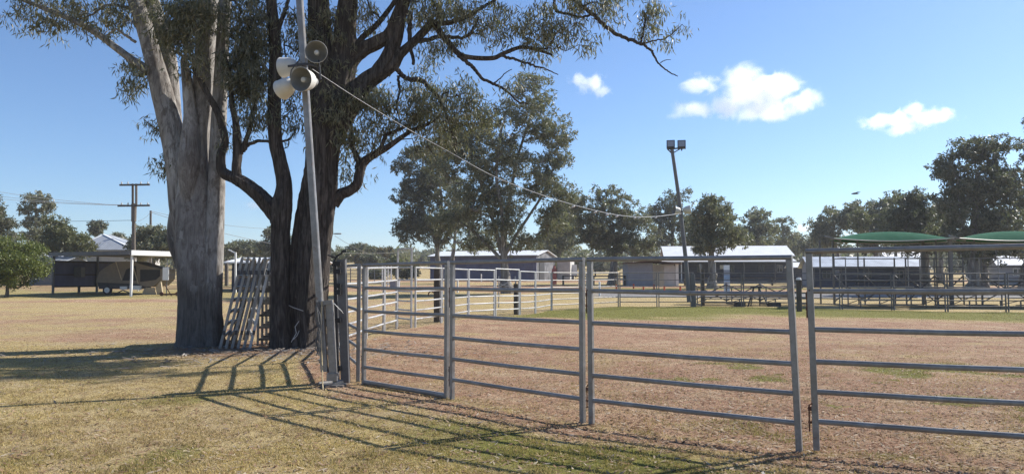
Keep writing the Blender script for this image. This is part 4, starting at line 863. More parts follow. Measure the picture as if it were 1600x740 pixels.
# bollards, pegs and small things in the middle distance
for k, (px, py, lab) in enumerate([(649,457,'white bollard left of the horn pole gap near the shed'),(715,457,'white bollard before the left half of the slate shed'),(785,452,'white bollard beside the trunk of the tallest gum'),(937,462,'white bollard left of the toilet block'),(905,450,'white bollard below the pale lean-to'),(752,440,'small white bollard against the slate shed wall')]):
    p = G(px, py); m = MB().tube([p, p+Vector((0,0,.95))], .07, 10); m.lathe([(.07,0),(.075,.03),(.001,.06)], p+Vector((0,0,.95)), (0,0,1), 10); single('bollard', m, M['white_paint'], lab, 'bollard', 'white bollards along the track')
for k, (px, py) in enumerate([(963,452),(990,451),(1005.5,455),(1022,452),(1038,454),(1063,454),(1076,452)]):
    p = G(px, py); m = MB().bar(p, p+Vector((0,0,.42)), .13, .13, bev=.02); single('marker_peg', m, M['orange'], ['orange peg at the left end of the peg row by the toilet block','second orange peg from the left below the toilet block','largest orange peg in front of the toilet block','orange peg below the recess of the toilet block','orange peg below the cream side wall of the toilet block','orange peg right of the toilet block post','last orange peg beside the floodlight pole box'][k], 'peg', 'orange pegs beside the road')
p = G(895, 436); root = thing('utility_cabinet', 'small white cabinet on the brown slope above the panel joint', 'cabinet', tuple(p)); obj('cabinet_body', MB().box(p+Vector((0,0,1.3)), (1.2,.6,1.6)), M['white_paint'], root); obj('leg', MB().bar(p, p+Vector((0,0,.5)), .3), M['dark_steel'], root)
p = G(617, 452); root = thing('water_trough', 'pale blue-grey trough cabinet standing beyond the tall gate frame', 'trough', tuple(p)); obj('tub', MB().box(p+Vector((0,0,.42)), (.75,.7,.62)), M['grey_render'], root); obj('lid', MB().box(p+Vector((0,0,.76)), (.8,.75,.05)), M['blue'], root)
for sx in (-.3, .3): obj('leg', MB().bar(p+Vector((sx,0,-.03)), p+Vector((sx,0,.11)), .08), M['dark_steel'], root)
# white sign tower with bands in front of the hall
p = G(1136, 460); root = thing('sign_tower', 'tall narrow white and blue sign tower in front of the hall', 'sign', tuple(p)); W_ = 8.6/FPX*p.y; H_ = 46/FPX*p.y
for k, (f0, f1, mt) in enumerate(((0,.26,'white_paint'),(.263,.44,'white_paint'),(.443,.66,'blue'),(.663,.83,'grey_render'),(.833,1,'white_paint'))):
    obj('sign_panel', MB().box(p+Vector((0,0,H_*(f0+f1)/2)), (W_,.14,H_*(f1-f0))), M[mt], root)
m = MB()
for i, (a0, a1) in enumerate(((-.36,.36),(-.38,.2),(-.3,.34))): m.box(p+Vector((W_*(a0+a1)/2,-.08,H_*(.41-.05*i))), (W_*(a1-a0),.012,H_*.022))
obj('lettering', m, M['red'], root, label='rows of small red lettering')
m = MB()
for i in range(3): m.box(p+Vector((0,-.08,H_*(.2-.055*i))), (W_*.7,.012,H_*.018))
obj('lettering', m, M['blue'], root)

# ================================================================ YARD PANELS
RZ = [1.72, 1.40, 1.06, .775, .51, .25]
def panel(label, a, b, za=None, zb=None, mat='galv', rails=RZ, H=1.712, bottom=False, pins=True, group='galvanised cattle panels of the round yard', pw=.054, rh=.045, gap=.055, seed=0, lean=(0, 0), cat='yard panel', name='portable_fence', head=None):
    a = Vector((a[0], a[1], 0)); b = Vector((b[0], b[1], 0)); d = b-a; L = d.length; dn = d/L
    za = tz(a.x, a.y) if za is None else za; zb = tz(b.x, b.y) if zb is None else zb
    rot = math.atan2(d.y, d.x); root = thing(name, label, cat, (a.x, a.y, za), rot, group); r = random.Random(seed+77)
    x0 = gap; x1 = L-gap; sl = (zb-za)/L; ln = r.uniform(-.012, .012)
    for x in (x0, x1):
        m = MB(); z = sl*x; ln = lean[0 if x == x0 else 1]; m.bar((x,0,z), (x+ln,0,z+H), pw, pw, (0,1,0), .006); obj('post', m, M[mat], root, 30, local=True)
    for k, zr in enumerate(rails):
        m = MB(); i0 = x0+pw/2-.002; i1 = x1-pw/2+.002
        if k == 0: # top rail turns down into the posts
            i0 = x0-pw/2+lean[0]; i1 = x1+pw/2+lean[1]; m.bar((i0,0,H+.022+sl*x0), (i1,0,H+.022+sl*x1), pw*.98, .046, (0,0,1), .012)
        else:
            sagm = (i0+i1)/2; i0 += lean[0]*zr/H; i1 += lean[1]*zr/H; m.bar((i0,0,zr+sl*x0), (sagm,0,zr+sl*sagm-.006), .042, rh, (0,0,1), .010); m.bar((sagm,0,zr+sl*sagm-.006), (i1,0,zr+sl*x1), .042, rh, (0,0,1), .010)
        obj('rail', m, M[mat], root, 50, local=True)
    if bottom: obj('bottom_rail', MB().bar((x0+pw/2-.002,0,.035+sl*x0), (x1-pw/2+.002,0,.035+sl*x1), .05, .06, (0,0,1), .01), M[mat], root, 50, local=True)
    if pins:
        for z in (1.36, .36):
            m = MB(); m.box((x1+pw/2+.018,0,z+sl*L), (.04,.012,.035)); m.box((x1+pw/2+.018,0,z-.12+sl*L), (.04,.012,.02)); m.tube([(x1+pw/2+.028,0,z-.2+sl*L),(x1+pw/2+.028,0,z+.03+sl*L),(x1+pw/2+.0,.03,z+.05+sl*L)], .007, 6); obj('joining_pin', m, M['rust'], root, local=True)
    if head:
        m = MB(); 
        for x in (x0, x1): m.bar((x,0,H+.045+sl*x), (x,0,head+sl*x), pw, pw, (0,1,0), .006)
        m.bar((x0-pw/2,0,head+.02), (x1+pw/2,0,head+.02), pw, .05, (0,0,1), .01); obj('overhead_frame', m, M[mat], root, local=True)
    return root
gP = lambda px, py: G(px, py)
P4 = (2.62, 6.70); P3 = (.79, 7.95); P2 = (-.80, 9.56); P1 = (-2.22, 11.0); P0 = (-3.25, 13.9)
panel('nearest yard panel running out of the right edge', (4.62, 5.72), P4, za=.05, zb=.03, H=1.735, gap=.085, seed=1, lean=(0, .03))
panel('second yard panel from the right, in front of the long hall', P4, P3, seed=2, gap=.06, lean=(.055, .01))
panel('yard panel in front of the tallest gum and slate shed', P3, P2, seed=3)
panel('yard gate panel with a bottom rail on the ground, next to the heavy post', P2, (-2.20,10.96), bottom=True, seed=4)
panel('dark foreshortened panel directly behind the heavy gate post', (P1[0]-.06,P1[1]+.12), P0, seed=5, pins=False)
panel('next panel round behind the frame of the yard nearest panels', (8.2, 3.9), (4.72, 5.66), gap=.04, seed=8) if False else None
FAR = [(-3.25,13.9),(-3.62,16.1),(-3.62,18.5),(-3.47,20.2),(-3.32,21.5),(-2.86,21.7),(-2.28,24.1),(-1.6,27.1),(-.66,28.7),(.31,30.2),(1.0,31.7),(1.85,35.0),(3.75,37.2),(5.56,38.7),(7.6,38.8),(9.5,38.8)]
names = ['left side panel just past the dark foreshortened one','left side panel seen through the gate, third round','left side panel seen through the gate, fourth round','left side panel before the tall overhead frame',
 'gate panel under a tall overhead frame at the back left','bright panel between the overhead frame and the old timber post','back panel right of the old timber post','back panel in front of the left half of the slate shed',
 'slightly taller back panel below the tallest gum','short back panel right of the second timber post','back panel in front of the rusty end wall','long back panel behind the near panel joint','back panel left of the round-crowned gum trunk',
 'back panel in front of the toilet block','back panel running up to the floodlight pole box']
for k in range(len(FAR)-1):
    a, b = FAR[k+1], FAR[k]
    if k == 4: a, b = (-2.94,22.0), (-3.42,21.3); a, b = (-2.92,21.8), (-3.5,22.6)
    if k == 5: b = (-2.86,21.9)
    panel(names[k], a, b, pins=False, seed=20+k, H=1.80 if k == 8 else 1.74, head=2.30 if k == 4 else None, pw=.05, mat='galv_sunlit' if k < 11 else 'galv')
RF = [(9.8,38.8),(11.95,38.6),(14.1,37.8),(15.9,36),(18.1,35.4),(19.6,33.6),(22.2,33.4),(24.2,31.4)]
nm2 = ['back panel just right of the floodlight pole box','back panel in front of the right half of the long hall','back panel behind the second near panel post','back panel before the left end of the stable shed','back panel under the left half of the green sail','back panel under the right half of the green sail','far right back panel running out of the frame']
for k in range(7): panel(nm2[k], RF[k], RF[k+1], pins=False, seed=50+k, mat='galv_dull', pw=.055)
def tpost(label, px, base, ytop, Yd, w, mat, hook=False):
    b = P(px, 433, Yd); b = Vector((b.x, Yd, tz(b.x, Yd))); t = P(px, ytop, Yd); root = thing('timber_post', label, 'post', tuple(b))
    obj('stump', MB().bar(b-Vector((0,0,.1)), t, w, w*.9, bev=.02), M[mat], root)
    if hook: obj('hook', MB().tube([b+Vector((-w*.4,0,.95)), b+Vector((-.2,0,1.02)), b+Vector((-.28,0,.95)), b+Vector((-.28,0,.88))], .022, 6), M['rust'], root)
tpost('old dark timber post with a bent hook inside the back fence', 683, 506, 420, 24.6, .20, 'dark_timber', True)
tpost('old timber post beside the slightly taller back panel', 806, 489, 443, 30.6, .18, 'dark_timber')
m = MB().bar((-2.55,25.0,.05), (-2.55,25.0,1.7), .05); single('steel_stake', m, M['galv_sunlit'], 'thin bright steel stake next to the old dark timber post with the hook', 'stake')
m = MB().bar((.2,30.9,.05), (.14,30.9,1.6), .06); m.bar((.14,30.9,1.5), (-.55,30.9,1.15), .03);  m.bar((-.55,30.9,.3), (-.55,30.9,1.6), .04); m.bar((-.9,30.9,1.4), (.1,30.9,1.1), .02); single('bent_steel_rail', m, M['galv_sunlit'], 'bent thin steel frame leaning by the second timber post', 'frame')

# heavy gate post with hinge gear and a thin dark post behind it
b = G(545, 596); b = Vector((-2.46, 11.08, 0)); root = thing('gate_post', 'heavy square steel gate post leaning slightly left beside the speaker pole', 'post', tuple(b))
obj('post', MB().bar(b, P(534,405,11.08), .125, .10, bev=.008), M['galv_dull'], root, 30)
obj('cap', MB().bar(P(534,405.5,11.08)-Vector((0,0,.0)), P(534,404.5,11.08), .135, .11), M['galv_dull'], root)
m = MB().bar(b+Vector((-.13,.05,0)), P(523.5,412,11.13), .05, .05); obj('back_post', m, M['dark_steel'], root)
for y_ in (412, 424, 446, 456, 500, 575): obj('hinge_lug', MB().box(P(528,y_,11.02), (.10,.10,.07)), M['black'], root)
m = MB(); m.tube([P(524,418,11.0), P(519,414,11.0), P(526,400,11.0), P(533,396,11.0), P(536,392,11.0)], .012, 6); obj('hinge_bracket', m, M['black'], root); obj('hook', MB().tube([P(524,402,11.0), P(512,398,11.0)], .012, 6), M['black'], root); obj('hook', MB().tube([P(541,391,11.0),P(534,393,11.0)], .02, 6), M['black'], root)
m = MB().tube([P(518,470,10.95), P(526,478,10.9), P(534,486,10.95), P(536,489,11.0)], .0045, 6); obj('tie_wire', m, M['white_paint'], root)
m = MB().bar(Vector((-2.48,11.2,0)), Vector((-2.5,11.25,1.0)), .035); m.tube([b+Vector((0,.02,.03)), b+Vector((-.32,-.3,.03))], .025, 8); obj('foot_bar', m, M['galv'], root)
# old panel ends behind: stub post left of the heavy post
# ================================================================ SPEAKER POLE
YS = 10.75; b = Vector((P(517,433,YS).x, YS, 0))
root = thing('speaker_pole', 'tall tilted steel pole carrying four loudspeaker horns', 'pole', tuple(b))
obj('stub_post', MB().bar(P(521,592,YS), P(515,472,YS), .10, .11, bev=.008), M['galv'], root, 30)
obj('pole', MB().bar(P(507,580,YS-.02), P(463.5,-70,YS+.0), .095, .09, bev=.012), M['galv'], root, 30, label='long leaning square-section pole')
obj('top_clamp', MB().bar(P(499,474,YS-.03), P(519,471,YS-.03), .14, .06), M['galv'], root); m = MB(); m.box(P(520,588,YS-.02), (.15,.13,.10)); m.bar(P(521,590,YS), P(526,601,YS), .05); m.bar(P(508,604,YS-.15), P(536,596,YS-.0), .035); obj('hinge_clamp', m, M['galv'], root)
m = MB().box(b+Vector((.06,0,.01)), (.32,.26,.03)); obj('base_plate', m, M['galv_dull'], root)
m = MB().bar(P(478,100,YS-.1), P(500,104,YS-.1), .03); m.bar(P(498,94,YS-.12), P(501,124,YS-.12), .02); m.bar(P(450,104,YS-.1), P(478,100,YS-.1), .03); m.tube([P(466,96,YS-.1),P(455,110,YS-.12),P(452,130,YS-.12),P(462,140,YS-.12)], .009, 6); m.tube([P(463,132,YS-.14),P(470,144,YS-.14),P(468,150,YS-.12)], .009, 6); obj('bracket', m, M['dark_steel'], root)
def horn(label, px, py, Y, ax, d=.31, group='loudspeaker horns on the leaning pole', small=False):
    ax = Vector(ax).normalized(); mouth = P(px, py, Y); L = d*.9; c = mouth-ax*L; hr = d/2
    root = thing('horn_speaker', label, 'loudspeaker', tuple(c), 0, group)
    bell = [(.04,.06*L),(.05,.10*L),(.08,.15*L),(.105,.24*L),(.123,.36*L),(.135,.5*L),(.143,.65*L),(.149,.8*L),(.154,.93*L),(.160,1.0*L),(.156,1.01*L)]; k = hr/.158
    obj('bell', MB().lathe([(r*k,z) for r, z in bell], c, ax, 32), M['horn'], root, 60)
    inner = [(.154,1.005*L),(.149,.93*L),(.143,.8*L),(.136,.65*L),(.127,.5*L),(.112,.36*L),(.09,.27*L),(.06,.21*L),(.001,.2*L)]
    obj('throat', MB().lathe([(r*k,z) for r, z in inner], c, ax, 32), M['horn_in'], root, 60)
    if not small:
        obj('reflector', MB().lathe([(.001,.30*L),(.03*k,.30*L),(.036*k,.5*L),(.036*k,.80*L),(.028*k,.84*L),(.001,.85*L)], c, ax, 20), M['horn'], root, 50)
        obj('driver', MB().lathe([(.001,-.24*L),(.05,-.24*L),(.06,-.2*L),(.06,.02*L),(.05,.1*L),(.001,.1*L)], c, ax, 20), M['horn_in'], root, 40)
    return root
horn('highest horn, facing the camera right of the leaning pole', 494, 81, YS-.25, (.16,-1,-.12), .315)
horn('dark-mouthed horn in the middle, facing forward and tilted down', 470, 124, YS-.42, (-.30,-1,-.16), .34)
horn('horn left of the pole turned to the left, shown from its side', 441, 106, YS+.05, (-1,.30,-.05), .30)
horn('lowest horn, turned away down to the left', 440, 141, YS-.05, (-.85,.55,-.30), .30)
m = MB().tube([P(503,470,YS-.12), P(501,520,YS-.14), P(503,560,YS-.16), P(504,600,YS-.2), P(507,628,YS-.55), P(508,650,YS-.9)], .009, 6)
single('hanging_rope', m, M['rope'], 'thin pale rope hanging down the leaning pole to the ground', 'rope')
m = MB()
rr_ = random.Random(3)
for k in range(7):
    pts = [P(497+rr_.uniform(-3,3)+2*math.sin(t*4+k), 470+t*85, YS-.1-.02*k) for t in np.linspace(0, 1, 9)]; m.tube(pts, .006, 5)
single('loose_wires', m, M['dark_wire'], 'tangle of dark wires down the left side of the leaning pole', 'wires')
# rope round the ironbark and cable to the floodlight
m = MB().tube([P(450,476,16.30), P(458,480,16.20), P(470,484,16.15), P(476,486,16.20)], .009, 6); m.tube([P(468,500,16.25),P(461,510,16.20),P(463,520,16.18),P(455,534,16.10)], .009, 6); m.tube([P(468,515,16.25),P(464,524,16.20),P(458,530,16.10)], .009, 6)
single('rope_tie', m, M['cream_wall'], 'thin pale rope looped on the furrowed trunk', 'rope')
PL = 38.6
A_ = P(488,108,YS-.05); B_ = P(1066,333,PL); pix = [(488,108,0),(560,155,.10),(640,203,.22),(700,236,.33),(780,279,.50),(870,312,.70),(940,331,.85),(985,338,.93),(1025,338,.97),(1066,333,1)]
cy_ = lambda x: (lambda p_: (YS-.05)+(PL-YS+.05)*np.clip((p_*(YS-.05)-A_.x)/((B_.x-A_.x)-(PL-YS+.05)*p_), 0, 1))((x-800)/FPX)   # the cable hangs in one vertical plane
pts, _ = smooth_path([P(x, y, float(cy_(x))) for x, y, t in pix], [1]*len(pix), 6)
root = thing('speaker_cable', 'long sagging cable from the horns to the floodlight pole with white lumps', 'cable', tuple(P(488,108,YS-.05)))
obj('cable', MB().tube(pts, pts[:,1]*.00038, 6), M['galv_sunlit'], root)
m = MB()
for t in (.60,.66,.69,.74,.80,.815,.83,.9): i = int(t*(len(pts)-1)); m.lathe([(.001,-.07),(.026,-.04),(.03,.03),(.001,.06)], tuple(pts[i]-np.array((0,0,.05))), (1,.3,.4), 8)
obj('cable_tie', m, M['white_paint'], root)

# ================================================================ FLOODLIGHT POLE
b = Vector((P(1083,433,PL).x, PL, 0)); root = thing('floodlight_pole', 'tall leaning floodlight pole with a square grey base housing', 'pole', tuple(b))
obj('housing', MB().bar(b, P(1081,428,PL), .26, .26, bev=.02), M['galv_dull'], root); obj('pole', MB().tube([P(1077,472,PL-.25), P(1071,400,PL-.1), P(1061,310,PL), P(1050,233,PL)], [.12,.11,.10,.09], 12), M['galv_dull'], root)
m = MB().bar(P(1043,233,PL), P(1068,231,PL), .07); m.bar(P(1050,240,PL), P(1043,233,PL), .05); m.bar(P(1050,240,PL), P(1062,233,PL), .05); obj('bracket', m, M['dark_steel'], root)
for px, lab in ((1048,'left floodlight head on top of the leaning pole'), (1065,'right floodlight head on top of the leaning pole')):
    c_ = P(px, 226, PL); r2 = thing('floodlight', lab, 'floodlight', tuple(c_), 0, 'floodlights on the leaning pole')
    R_ = Matrix.Rotation(math.radians(-14), 3, 'Z') @ Matrix.Rotation(math.radians(-12), 3, 'X')
    obj('casing', MB().box(c_, (.42,.22,.42), R_), M['dark_steel'], r2); obj('lens', MB().box(c_+R_ @ Vector((.0,-.125,.0)), (.33,.03,.30), R_), M['lamp_glass'], r2); obj('yoke', MB().bar(c_+Vector((0,0,-.2)), c_+Vector((0,0,-.32)), .06), M['dark_steel'], r2)
horn('small white horn pointing left, halfway up the floodlight pole', 1053, 328, PL-.1, (-1,-.25,.12), .46, 'horns on the floodlight pole', True)
horn('small white horn pointing right, halfway up the floodlight pole', 1079, 327, PL-.1, (1,-.3,.15), .46, 'horns on the floodlight pole', True)

# ================================================================ BLEACHERS AND SHADE SAILS
def bleacher(label, x0, x1, y0, top=True, mat='galv_dull', tiers=5, dz=.33, y1=None, group='bleachers along the far fence'):
    z = tz((x0+x1)/2, y0); root = thing('bleacher', label, 'bleachers', (x0, y0, z), 0, group); W = x1-x0; n = max(2, round(W/2.2))
    for k in range(tiers):
        yy = y0+.6*k; zz = z+.38+dz*k
        obj('seat_plank', MB().bar((x0,yy,zz), (x1,yy,zz), .28, .05), M['galv'], root); obj('foot_plank', MB().bar((x0,yy+.28,zz-.22), (x1,yy+.28,zz-.22), .24, .04), M['dark_steel'], root)
    yb = y0+.6*tiers; zb = z+.38+dz*(tiers-1)
    for i in range(n+1):
        x = x0+W*i/n; m = MB(); m.bar((x,y0,z-.05), (x,y0,z+.35), .05); m.bar((x,yb,z-.05), (x,yb,z+2.6 if top else zb), .06); m.bar((x,y0+1.4,z-.05), (x,y0+1.4,z+.95), .05); m.bar((x,y0,z+.06), (x,yb,z+.06), .05)
        m.bar((x,y0+1.4,z+.9), (x,yb,zb-.05), .04); obj('frame', m, M['galv_dull'], root)
    for i in range(n):
        xa = x0+W*i/n; xb = x0+W*(i+1)/n; [obj('brace', q_, M['dark_steel'], root) for q_ in (MB().bar((xa,yb+.04,z+.2), (xb,yb+.04,zb-.1), .05), MB().bar((xb,yb-.04,z+.2), (xa,yb-.04,zb-.1), .05), MB().bar((xa,y0+1.4,z+.15), (xb,y0+1.4,z+.75), .035))]
    if top:
        for h in (.9, 1.3, 1.75, 2.1, 2.55): obj('back_rail', MB().bar((x0,yb+.08,z+h), (x1,yb+.08,z+h), .05), M['dark_steel'], root)
        for x in (x0, x1): m = MB(); m.bar((x,y0+1.6,z+2.55), (x,yb,z+2.55), .04); m.bar((x,y0+1.6,z+.9), (x,y0+1.6,z+2.55), .04); m.bar((x,y0+1.6,z+1.9), (x,yb,z+1.9), .03); obj('side_rail', m, M['galv'], root)
    return root
bleacher('low bleachers right of the floodlight pole in front of the hall', 10.2, 15.9, 39.6, False, 'galv_dull', 4, .28)
bleacher('bleachers under the left half of the first green sail', 17.6, 20.9, 37.6)
bleacher('bleachers under the right half of the first green sail', 21.3, 24.4, 37.2)
bleacher('bleachers under the second sail at the right edge', 25.0, 30.5, 36.6)
def sail(label, px0, px1, Y, ytip, ytop, depth):
    a = P(px0, ytip, Y); b_ = P(px1, ytip, Y); rise = (ytip-ytop)/FPX*Y; W = b_.x-a.x; root = thing('shade_sail', label, 'shade sail', (a.x, Y, tz(a.x, Y)), 0, 'green shade sails over the bleachers')
    nu, nv = 28, 12; V = []; 
    for i in range(nu+1):
        u_ = i/nu
        for j in range(nv+1):
            v_ = j/nv; inset = .04*W*math.sin(math.pi*v_); x = (a.x+inset+(W-2*inset)*u_)*(1+depth*v_/Y*.8); y = Y+depth*v_+.35*math.sin(math.pi*u_)*(1-2*v_)
            z = a.z-.12*math.sin(math.pi*u_)+(rise+.10)*(math.sin(math.pi*u_)**.7)*max(0, math.sin(math.pi*v_))**.75
            V.append((x, y, z))
    V = np.array(V); n_ = len(V); V2 = V-np.array((0,0,.012)); q = []
    for i in range(nu):
        for j in range(nv): k = i*(nv+1)+j; q.append((k, k+nv+1, k+nv+2, k+1)); q.append((k+n_+1, k+nv+2+n_, k+nv+1+n_, k+n_))
    obj('canopy', MB().add(np.concatenate([V, V2]), q), M['sail'], root, 60)
    m = MB()
    for vv_ in (0, nv): obj('edge_tube', MB().tube(V[[i*(nv+1)+vv_ for i in range(nu+1)]]-np.array((0,0,.03)), .03, 6), M['galv'], root)
    obj('corner_bracket', MB().bar(a+Vector((-.35,.3,.12)), a+Vector((.5,.3,-.12)), .08), M['galv'], root); obj('corner_bracket', MB().bar(b_+Vector((-.3,.3,.02)), b_+Vector((.25,.3,-.1)), .08), M['galv'], root)
    for x_, th in ((a.x+.5,.07),(a.x+W*.2,.09),(a.x+W*.42,.06),(b_.x,.16)):
        for y_ in ((Y+.4, Y+depth-.4) if th > .1 else (Y+depth-.4,)): 
            i_ = int(np.clip((x_-a.x)/W*nu, 0, nu)); zz = V[i_*(nv+1)+(nv-1 if y_ > Y+depth/2 else 1)][2]-.02
            obj('post', MB().bar((x_,y_,tz(x_,y_)-.1), (x_,y_,zz), th), M['galv_dull'], root)
    return root
sail('green arched shade sail standing whole left of the tallest dark gum', 1303, 1491, 38.2, 371.5, 358, 3.4)
sail('second green shade sail, cut off by the right edge', 1499, 1690, 37.8, 371, 357, 3.4)
# small steel frames and a trestle standing inside the back fence
m = MB(); c0 = Vector((12.9, 39.0, 0))
for s_ in (-1, 1):
    m.bar(c0+Vector((s_*.55,0,0)), c0+Vector((s_*.12,.3,1.05)), .06); m.bar(c0+Vector((s_*.25,.5,0)), c0+Vector((s_*.12,.3,1.05)), .05)
m.bar(c0+Vector((-.3,.3,1.05)), c0+Vector((.3,.3,1.05)), .10); m.bar(c0+Vector((-.5,0,.25)), c0+Vector((.5,0,.25)), .05); m.box(c0+Vector((.85,.1,.12)), (.6,.4,.24)); m.box(c0+Vector((-.95,.1,.14)), (.5,.4,.28))
single('steel_trestle', m, M['dark_steel'], 'dark steel trestle with feet at the back fence before the hall', 'trestle')
tpost('dark fence post right of the floodlight pole box', 1098, 478, 420, 39.3, .16, 'dark_timber')
tpost('dark post with a white cap in the gap between the two nearest panels', 1248, 487, 437, 34, .2, 'dark_timber')
p = P(1248, 437, 34); m = MB().lathe([(.001,.08),(.09,.07),(.12,.0),(.12,-.03),(.001,-.03)], p+Vector((0,0,.03)), (0,0,1), 12); single('post_cap', m, M['white_paint'], 'white cap on the dark post between the two nearest panels', 'cap')
single('leaning_pipe', MB().bar(P(1101,470,41), P(1094,412,41), .10), M['galv'], 'pale pipe leaning right of the floodlight pole', 'pipe')
single('leaning_pipe', MB().bar(P(1117,455,44), P(1116,412,44), .09), M['galv'], 'pale pipe just right of the leaning pipe, against the hall', 'pipe')

# ================================================================ STACK OF LEANING PANELS
lean = math.radians(12.0)
for k in range(6):
    bx_ = (347+k*9.2-800)/FPX*16.2; lab = ['leftmost leaning panel in the stack against the trees','second leaning panel from the left in the stack','third leaning panel from the left in the stack','fourth leaning panel from the left in the stack','fifth leaning panel, second from the right in the stack','rightmost leaning panel of the stack with a bright near upright'][k]
    root = thing('stacked_fence', lab, 'yard panel', (bx_, 16.2, tz(bx_, 16.2)), 0, 'cattle panels leaned against the trees')
    root.rotation_euler = (0, 0, math.radians(106.5+k*.9)); Lp = 2.1; mt = 'galv_sunlit' if k == 5 else 'galv'; H_ = 2.0
    tl = Matrix.Rotation(lean, 3, 'X'); T_ = lambda x, z, y=0: tl @ Vector((x, y, z))
    for x in (0, Lp): obj('post', MB().bar(T_(x,0), T_(x,H_), .06, .05, (1,0,0), .006), M[mt], root, 30, local=True)
    for zr in [H_+.0]+[.25+.27*i for i in range(6)]:
        obj('rail', MB().bar(T_(.03,zr), T_(Lp-.03,zr), .045, .07, (0,0,1), .01), M[mt], root, 50, local=True)
    for zr in (.35, 1.68): obj('joining_pin', MB().box(T_(-.05,zr), (.06,.05,.09)), M['dark_steel'], root, local=True)
for k in range(4):
    bx_ = (404+k*4-800)/FPX*16.75; lab = ['lowest-leaning short panel behind the stack, nearest the bright upright','short panel second behind the bright upright','short panel third behind the bright upright','short panel against the forked tree'][k]
    root = thing('stacked_fence', lab, 'yard panel', (bx_, 16.8+k*.12, tz(bx_, 16.8)), 0, 'short panels leaned behind the stack'); root.rotation_euler = (0, 0, math.radians(18+k*5)); tl = Matrix.Rotation(math.radians(-4-k), 3, 'X'); T_ = lambda x, z, y=0: tl @ Vector((x, y, z))
    for x in (0, .55): obj('post', MB().bar(T_(x,0), T_(x,1.75-.1*k), .05), M['galv'], root, 30, local=True)
    for i in range(6): obj('rail', MB().bar(T_(.02,.14+.27*i+.05*k,.03), T_(.53,.14+.27*i+.05*k,.03), .04, .055), M['galv' if i % 2 else 'galv_dull'], root, 50, local=True)

# ================================================================ SKY: BIRD AND CLOUDS
p = P(1336, 302.5, 60); root = thing('bird', 'small dark bird gliding above the trees at the right', 'bird', tuple(p))
m = MB().tube([p+Vector((-.30,0,-.02)), p+Vector((-.18,0,0)), p+Vector((0,0,.02)), p+Vector((.16,0,.0)), p+Vector((.34,0,.03))], [.02,.06,.08,.05,.02], 10); bd = obj('body', m, M['black'], root)
for s_ in (-1, 1):
    q_ = [(-.1,0,.02),(.1,0,.02),(.22,s_*.35,.10),(.16,s_*.62,.05),(.02,s_*.4,.10)]; obj('wing', MB().prism([p+Vector(a_) for a_ in q_], (0,0,.015)), M['black'], root)

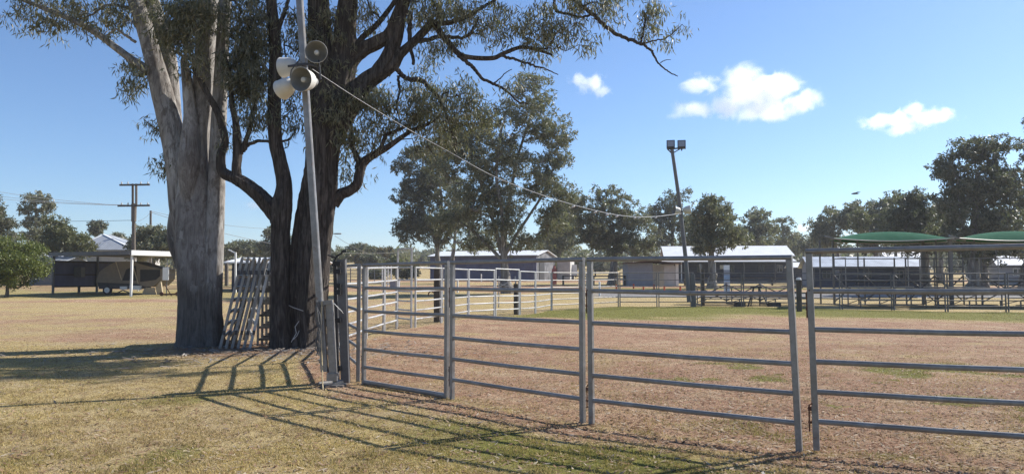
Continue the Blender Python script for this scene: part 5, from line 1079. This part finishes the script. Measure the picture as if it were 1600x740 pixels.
def cloud(label, parts, Yd, dens, seed, amp=1.0):
    """white cloud: vapour whose density follows a few puffs, eaten by noise, inside its own volume"""
    k = Yd/FPX; cs = [P(p_[0], p_[1], Yd) for p_ in parts]; c = cs[0]
    lo = Vector([min((q-c)[i]-1.5*p_[2+(i == 2)]*k for q, p_ in zip(cs, parts)) for i in range(3)]); hi = Vector([max((q-c)[i]+1.5*p_[2+(i == 2)]*k for q, p_ in zip(cs, parts)) for i in range(3)])
    mid = (lo+hi)/2; mb = MB().box(c+mid, tuple(hi-lo)); mb.v = [v-np.array(tuple(c)) for v in mb.v]
    m = bpy.data.materials.new('cloud_vapour'); m.use_nodes = True; t = m.node_tree; t.nodes.clear(); N = t.nodes.new; Lk = t.links.new
    out = N('ShaderNodeOutputMaterial'); pv = N('ShaderNodeVolumePrincipled'); tc = N('ShaderNodeTexCoord'); acc = None
    S = parts[0][3]*k
    n1 = N('ShaderNodeTexNoise'); n1.inputs['Scale'].default_value = .75/S; n1.inputs['Detail'].default_value = 7; n1.inputs['Roughness'].default_value = .66; n1.inputs['Distortion'].default_value = .5
    mp = N('ShaderNodeMapping'); mp.inputs['Location'].default_value = (seed*37, seed*11, seed*5); Lk(tc.outputs['Object'], mp.inputs[0]); Lk(mp.outputs[0], n1.inputs['Vector'])
    def mth(op, a, b):
        n = N('ShaderNodeMath'); n.operation = op
        for i, x in enumerate((a, b)):
            if isinstance(x, (int, float)): n.inputs[i].default_value = x
            else: Lk(x, n.inputs[i])
        return n.outputs[0]
    for q, p_ in zip(cs, parts):
        sb = N('ShaderNodeVectorMath'); sb.operation = 'SUBTRACT'; Lk(tc.outputs['Object'], sb.inputs[0]); sb.inputs[1].default_value = tuple(q-c)
        ml = N('ShaderNodeVectorMath'); ml.operation = 'MULTIPLY'; Lk(sb.outputs[0], ml.inputs[0]); ml.inputs[1].default_value = (1/(p_[2]*k), 1/(p_[2]*k), 1/(p_[3]*k))
        ln = N('ShaderNodeVectorMath'); ln.operation = 'LENGTH'; Lk(ml.outputs[0], ln.inputs[0]); f = mth('SUBTRACT', 1.0, ln.outputs['Value'])
        acc = f if acc is None else mth('MAXIMUM', acc, f)
    e = mth('ADD', acc, mth('MULTIPLY', mth('SUBTRACT', n1.outputs['Fac'],   .52), 3.3*amp))
    mr = N('ShaderNodeMapRange'); mr.interpolation_type = 'SMOOTHSTEP'; mr.inputs[1].default_value = -.08; mr.inputs[2].default_value = .75; mr.inputs[3].default_value = 0; mr.inputs[4].default_value = dens; Lk(e, mr.inputs[0])
    Lk(mr.outputs[0], pv.inputs['Density']); pv.inputs['Color'].default_value = (1,1,1,1); pv.inputs['Anisotropy'].default_value = .55; Lk(pv.outputs[0], out.inputs['Volume'])
    o = obj('cloud', mb, m, None, 0); o.location = c; o['label'] = label; o['category'] = 'cloud'; o['group'] = 'white clouds'
    return o
cloud('largest white cloud, right of centre above the floodlight pole', [(1175,148,50,30),(1160,120,34,22),(1210,140,40,26),(1245,162,34,20),(1190,172,50,18),(1080,172,34,14),(1100,130,32,14),(1140,165,30,16)], 1500, .035, 1)
cloud('small ragged white cloud at the upper middle', [(925,132,26,14),(902,124,16,12),(942,142,14,13)], 1500, .035, 2)
cloud('ragged white cloud toward the right edge', [(1415,188,36,15),(1375,190,30,12),(1460,182,32,14),(1410,200,26,12),(1425,172,18,12)], 1500, .035, 3)
cloud('tiny faint cloud low behind the forked tree', [(396,321,16,8)], 1700, .02, 4)
cloud('tiny cloud on the skyline right of the long hall', [(1256,357,14,7)], 1900, .05, 5)
scene.cycles.volume_bounces = 12; scene.cycles.volume_max_steps = 128; scene.cycles.volume_step_rate = 1

# ================================================================ HAZE
m = bpy.data.materials.new('thin_haze'); m.use_nodes = True; t = m.node_tree; t.nodes.clear(); out = t.nodes.new('ShaderNodeOutputMaterial'); pv = t.nodes.new('ShaderNodeVolumePrincipled')
pv.inputs['Density'].default_value = .00035; pv.inputs['Color'].default_value = (.88,.93,1,1); pv.inputs['Anisotropy'].default_value = .3; t.links.new(pv.outputs[0], out.inputs['Volume'])
hb = obj('haze', MB().box((0, 560, 19.5), (3400, 2200, 47)), m, None, 0); hb['kind'] = 'stuff'; hb['label'] = 'thin pale summer haze over the showground'; hb['category'] = 'haze'
